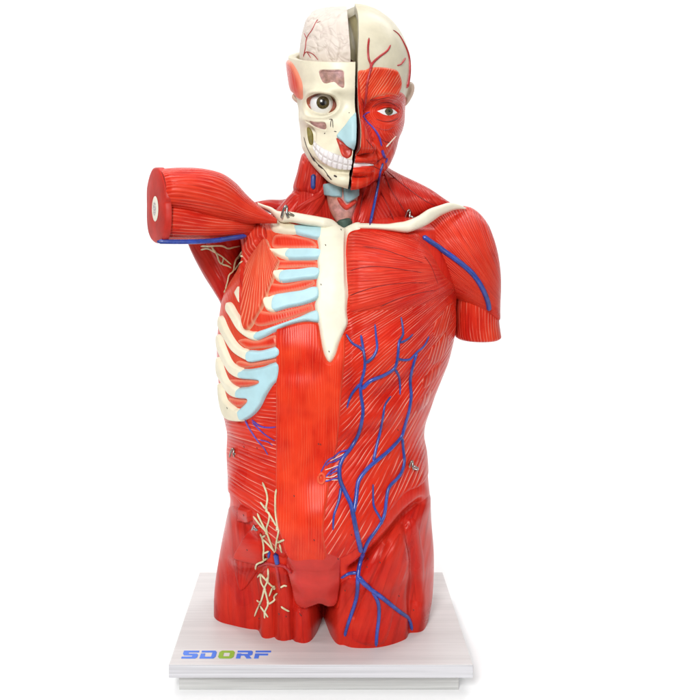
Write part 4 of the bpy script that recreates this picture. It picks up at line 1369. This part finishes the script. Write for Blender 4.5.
t.add([(363, 116), (367, 122), (374, 129), (379, 137), (381.5, 146)], .9, 1.0)
t.add([(362.5, 117), (366, 113.5), (370, 112)], .8, .6)
t.add([(382, 150), (383, 154), (385, 158)], 1.4, 1.4)
t.add([(387, 158), (385.5, 163)], 1.3, 1.0)
t.build('face_vein', M['vein_thin'], headR)
t = Tubes()
t.add([(369, 38), (368, 48), (368.5, 58), (371, 66), (369, 75), (367, 84), (366, 95), (364, 108)], 1.0, 1.2)
t.add([(390.5, 45), (387, 51), (379, 57), (372, 64), (370, 72)], .8, 1.4)
t.add([(393, 30), (399, 35), (405, 46), (408.5, 56), (409.2, 66), (408.5, 77), (406.5, 88)], .6, 2.0)
t.add([(397, 65.5), (401, 64), (405.5, 58)], .7, 1.0)
t.add([(369.5, 120), (376, 127), (386, 130), (394, 127)], .35, .3)
t.build('head_arteries', M['artery'], headR)
t = Tubes()
t.add([(386, 147), (390.5, 142), (396, 136)], .9, .6)
t.build('face_tendon', M['nerve_white'], headR)
t = Tubes()
t.add([(303.5, 57), (305.5, 48), (306.8, 38), (312, 30), (316, 22), (318, 19.5)], .65, .35)
t.add([(306.6, 38), (304, 33)], .6, .4)
t.add([(303.5, 56), (306, 52), (311, 53), (315, 56), (318, 60)], .5, .4)
t.add([(307, 52), (311, 58)], .45, .35)
t.add([(316, 23), (321, 21)], .3, .2)
t.build('brain_arteries', M['artery'], brain if False else skull)

# painted crease shading of face, neck and chest, as thin dark red strips
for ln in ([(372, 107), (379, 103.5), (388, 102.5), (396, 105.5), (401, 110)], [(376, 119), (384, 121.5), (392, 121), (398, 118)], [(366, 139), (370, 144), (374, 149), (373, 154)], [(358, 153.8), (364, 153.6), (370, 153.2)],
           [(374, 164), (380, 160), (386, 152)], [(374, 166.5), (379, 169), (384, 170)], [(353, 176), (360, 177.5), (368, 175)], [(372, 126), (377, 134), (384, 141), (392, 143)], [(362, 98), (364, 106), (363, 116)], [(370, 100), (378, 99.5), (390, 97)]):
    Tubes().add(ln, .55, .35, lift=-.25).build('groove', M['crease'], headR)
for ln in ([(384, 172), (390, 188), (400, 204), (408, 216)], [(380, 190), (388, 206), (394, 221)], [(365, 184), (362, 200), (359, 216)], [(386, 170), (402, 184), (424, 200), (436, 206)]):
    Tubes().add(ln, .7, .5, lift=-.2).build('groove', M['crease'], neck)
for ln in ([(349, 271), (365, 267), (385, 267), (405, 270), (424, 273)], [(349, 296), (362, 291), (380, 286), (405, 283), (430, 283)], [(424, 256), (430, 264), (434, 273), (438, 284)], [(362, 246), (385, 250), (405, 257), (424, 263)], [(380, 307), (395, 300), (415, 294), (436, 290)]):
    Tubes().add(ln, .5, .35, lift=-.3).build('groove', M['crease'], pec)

# nerves: armpit net, groin net
t = Tubes()
for ln in ([(201, 250), (208, 248.5), (214, 251.5), (222, 256.5), (231, 264.5)], [(201, 246.5), (210, 246), (222, 246), (228, 248.5), (233, 247.5), (240, 246)], [(212, 246.5), (217, 254), (219, 260), (222, 264), (224, 257)],
           [(222, 264), (228, 266), (231, 268)], [(242, 252), (236, 259), (234, 265), (233, 271), (229, 275), (227.5, 282), (226, 288), (224.5, 293)], [(233, 271), (238, 265), (243, 261)], [(236, 259), (241, 256), (243, 257)], [(214, 251), (213, 247)]):
    t.add(ln, .95, .7, lift=.6)
t.build('armpit_nerves', M['nerve'])
t = Tubes()
for ln in ([(263, 482), (267, 492), (268, 500), (266.5, 510), (270, 514), (269, 522), (267, 528), (268, 532)], [(261, 502), (266, 509)], [(277, 489), (276, 500), (276, 512), (278, 526), (279, 531), (277, 541), (276, 551)],
           [(268, 511), (273, 519), (277, 526)], [(254, 516), (261, 525), (267, 532), (271, 542), (275, 552)], [(258, 513), (262, 522), (267, 531)], [(260, 533), (262, 538), (263, 549), (262.5, 556), (263, 562)],
           [(263, 538), (270, 545), (275, 551)], [(262, 537), (266, 535)], [(278, 542), (283, 540), (284.5, 539)], [(280, 543), (282, 552)],
           [(269, 551), (264, 553)], [(268, 558), (262, 561), (257, 564), (256, 569)], [(268.5, 568), (268, 579), (265, 587), (264, 592)], [(261, 573), (266, 579), (272, 586), (276, 587)], [(261, 573), (258, 577)], [(261, 573), (262, 582), (265, 588)],
           [(265, 588), (263, 597), (261, 602), (257, 600)], [(272, 587), (269, 596)], [(265, 588), (267, 597), (268, 604), (265, 612), (265, 618)], [(268, 604), (274, 600), (275, 596), (278, 593)], [(262, 602), (258, 608), (255, 616)], [(265, 612), (261, 606)], [(265, 612), (268, 617)],
           [(281, 587), (284, 585), (287, 585.5)], [(281, 606), (285, 609), (289, 611)]):
    t.add(ln, .95, .8, lift=.95)
for c in ((267, 510), (277.5, 528), (267, 532), (267.5, 579), (265, 588), (274, 587), (268, 602), (265, 612), (263, 538)):
    t.add([(c[0], c[1] - 1.8), c, (c[0] + .3, c[1] + 1.8)], 1.0, 1.4, lift=.5)
t.build('groin_nerves', M['nerve'])
t = Tubes()
t.add([(276, 553), (276.5, 560), (277.5, 564)], 2.4, 2.2, lift=.3)
t.add([(269.5, 551), (268.5, 558)], 1.4, 1.2, lift=.3)
t.build('groin_vein', M['vein'])
t = Tubes()
t.add([(258, 566), (266, 563), (275, 565), (284, 566), (292, 573)], 1.6, 1.4, lift=.2)
t.add([(276, 564), (278, 574), (280, 590)], 1.5, 1.3, lift=.2)
t.build('groin_arteries', M['artery'])

# hooks that hold the lids of the model
def hook(cx, cy, s_, parent=root, tilt=0):
    t = Tubes()
    h = hit(cx, cy)
    y0_ = (h[0][1] if h is not None else -.08) - .002
    pts = lambda l: [P(cx + a * s_, cy + b * s_, y0_ - c * s_ * S) for a, b, c in l]
    t.add(None, 1.2 * max(.6, s_ * .75), flat3=pts([(-3.5, 3.5, .5), (-2.5, -1, 2), (-1, -4.5, 3), (0, -5.5, 2.5), (.8, -4, 2), (.5, 0, 3), (1.5, 3, 2)]))
    t.add(None, 1.2 * max(.6, s_ * .75), flat3=pts([(.4, -1.5, 1), (2.5, 0, 3), (5.5, 1.5, 2.5), (6, 2.8, 1.5), (4, 3, 1), (1, 2, 0)]))
    t.build('hook', M['metal'], parent)


hook(286, 213.5, 1.35)
hook(409, 217, 1.25)
hook(233, 454, 1.0)
hook(412, 466.5, 1.0)
hook(254, 528.5, .55)
Tubes().add([(330.5, 127), (331, 121), (332.5, 120), (333, 128)], .35, .35).build('printed_mark', M['dark'], skull)
Tubes().add([(329, 119.5), (332, 119)], .3, .3).build('printed_mark', M['dark'], skull)
Tubes().add([(334, 131.3), (336.5, 131.7)], .4, .4).build('printed_mark', M['dark'], skull)
Tubes().add([(304, 137), (306.5, 146), (311, 155), (317, 163), (324, 169.5), (331, 180)], .45, .35).build('printed_mark', M['dark'], skull)
Tubes().add([(310, 153), (315, 161.5)], .8, .8).build('printed_mark', M['dark'], skull)
Tubes().add([(318, 165), (323, 169)], .7, .5).build('printed_mark', M['dark'], skull)
Tubes().add([(327, 174.5), (332, 180)], .7, .5).build('printed_mark', M['dark'], skull)
Tubes().add([(334, 175.5), (337, 177)], .9, .8).build('printed_mark', M['dark'], skull)
Tubes().add([(324.5, 133), (325, 133.6)], .7, .7).build('printed_mark', M['dark'], skull)
Tubes().add([(349, 112.5), (349.4, 113)], .5, .5).build('printed_mark', M['dark'], skull)
# small printed dots and strokes all over the parts
t = Tubes()
for a, b in ((341, 229.5), (325.5, 245), (321, 284.5), (329, 351.5), (318.5, 444), (320.5, 444.5), (294, 496), (243.5, 515), (247, 550), (351.5, 535), (257, 448), (338, 559), (380, 562.5), (399, 596), (345, 590.5), (368, 559), (413.5, 610), (367, 567),
             (259, 618.5), (279, 614), (286, 616.5), (301, 615.5), (314, 540), (244, 447), (227, 408), (300, 614), (398, 430)):
    Tubes().add([(a - .5, b - .7), (a + .3, b + .2), (a + .1, b + .9)], .38, .3, lift=.1).build('printed_mark', M['dark'], root)


# ------------------------------------------------------------------ ground, light, camera
Vs, Fs = [], []
pr = [(-.62, 0)] + [(1.5 + .9 * math.sin(t_), .9 - .9 * math.cos(t_)) for t_ in np.linspace(0, PI / 2, 14)] + [(2.4, 4.5)]
for yy_, zz_ in pr:
    Vs += [(-5, yy_, zz_), (5, yy_, zz_)]
Fs = [(2 * i, 2 * i + 1, 2 * i + 3, 2 * i + 2) for i in range(len(pr) - 1)]
fl = mesh_obj('backdrop', Vs, Fs, M['backdrop'])
prop(fl, 'plain white seamless paper sweep under and behind the board', 'backdrop', kind='structure')

w = bpy.data.worlds.new('World'); sc.world = w; w.use_nodes = True
bg = w.node_tree.nodes['Background']
bg.inputs[0].default_value = (1, 1, 1, 1); bg.inputs[1].default_value = 0.11


def area(name, loc, target, size, energy, col=(1, 1, 1), sy=None):
    l = bpy.data.lights.new(name, 'AREA'); l.energy = energy; l.size = size; l.color = col
    if sy: l.shape = 'RECTANGLE'; l.size_y = sy
    o = bpy.data.objects.new(name, l); sc.collection.objects.link(o)
    o.location = loc
    o.rotation_euler = (Vector(target) - Vector(loc)).to_track_quat('-Z', 'Y').to_euler()
    return o


area('softbox_lamp', (-.55, -2.5, 1.75), (0, 0, .5), .6, 60, sy=.9)
area('softbox_lamp', (1.0, -2.3, .9), (0, 0, .35), .7, 7, sy=1.2)
area('strip_softbox_lamp', (1.6, -.7, 1.3), (0, 0, .5), .25, 5, sy=1.2)
area('strip_softbox_lamp', (-1.6, -.7, 1.3), (0, 0, .5), .25, 5, sy=1.2)
area('overhead_softbox_lamp', (0, -.1, 2.9), (0, 0, 0), 2.0, 25, sy=1.6)
area('added_backdrop_light', (-1.3, 1.1, 2.6), (-.6, 2.4, .5), 1.6, 26, sy=.6)  # this pair is added to bring the sweep up to full white
area('added_backdrop_light', (1.3, 1.1, 2.6), (.6, 2.4, .5), 1.6, 26, sy=.6)

cam = bpy.data.cameras.new('camera'); co_ = bpy.data.objects.new('camera', cam); sc.collection.objects.link(co_)
co_.location = (0, -CD, CZ); co_.rotation_euler = (PI / 2, 0, 0)
cam.sensor_width = 36; cam.lens = 36 * F / 700
cam.shift_x = (350 - CX) / 700; cam.shift_y = -(350 - CY) / 700
cam.clip_end = 100
sc.camera = co_
sc.view_settings.view_transform = 'Standard'; sc.view_settings.look = 'None'
sc.view_settings.exposure = 0.06; sc.view_settings.gamma = 1
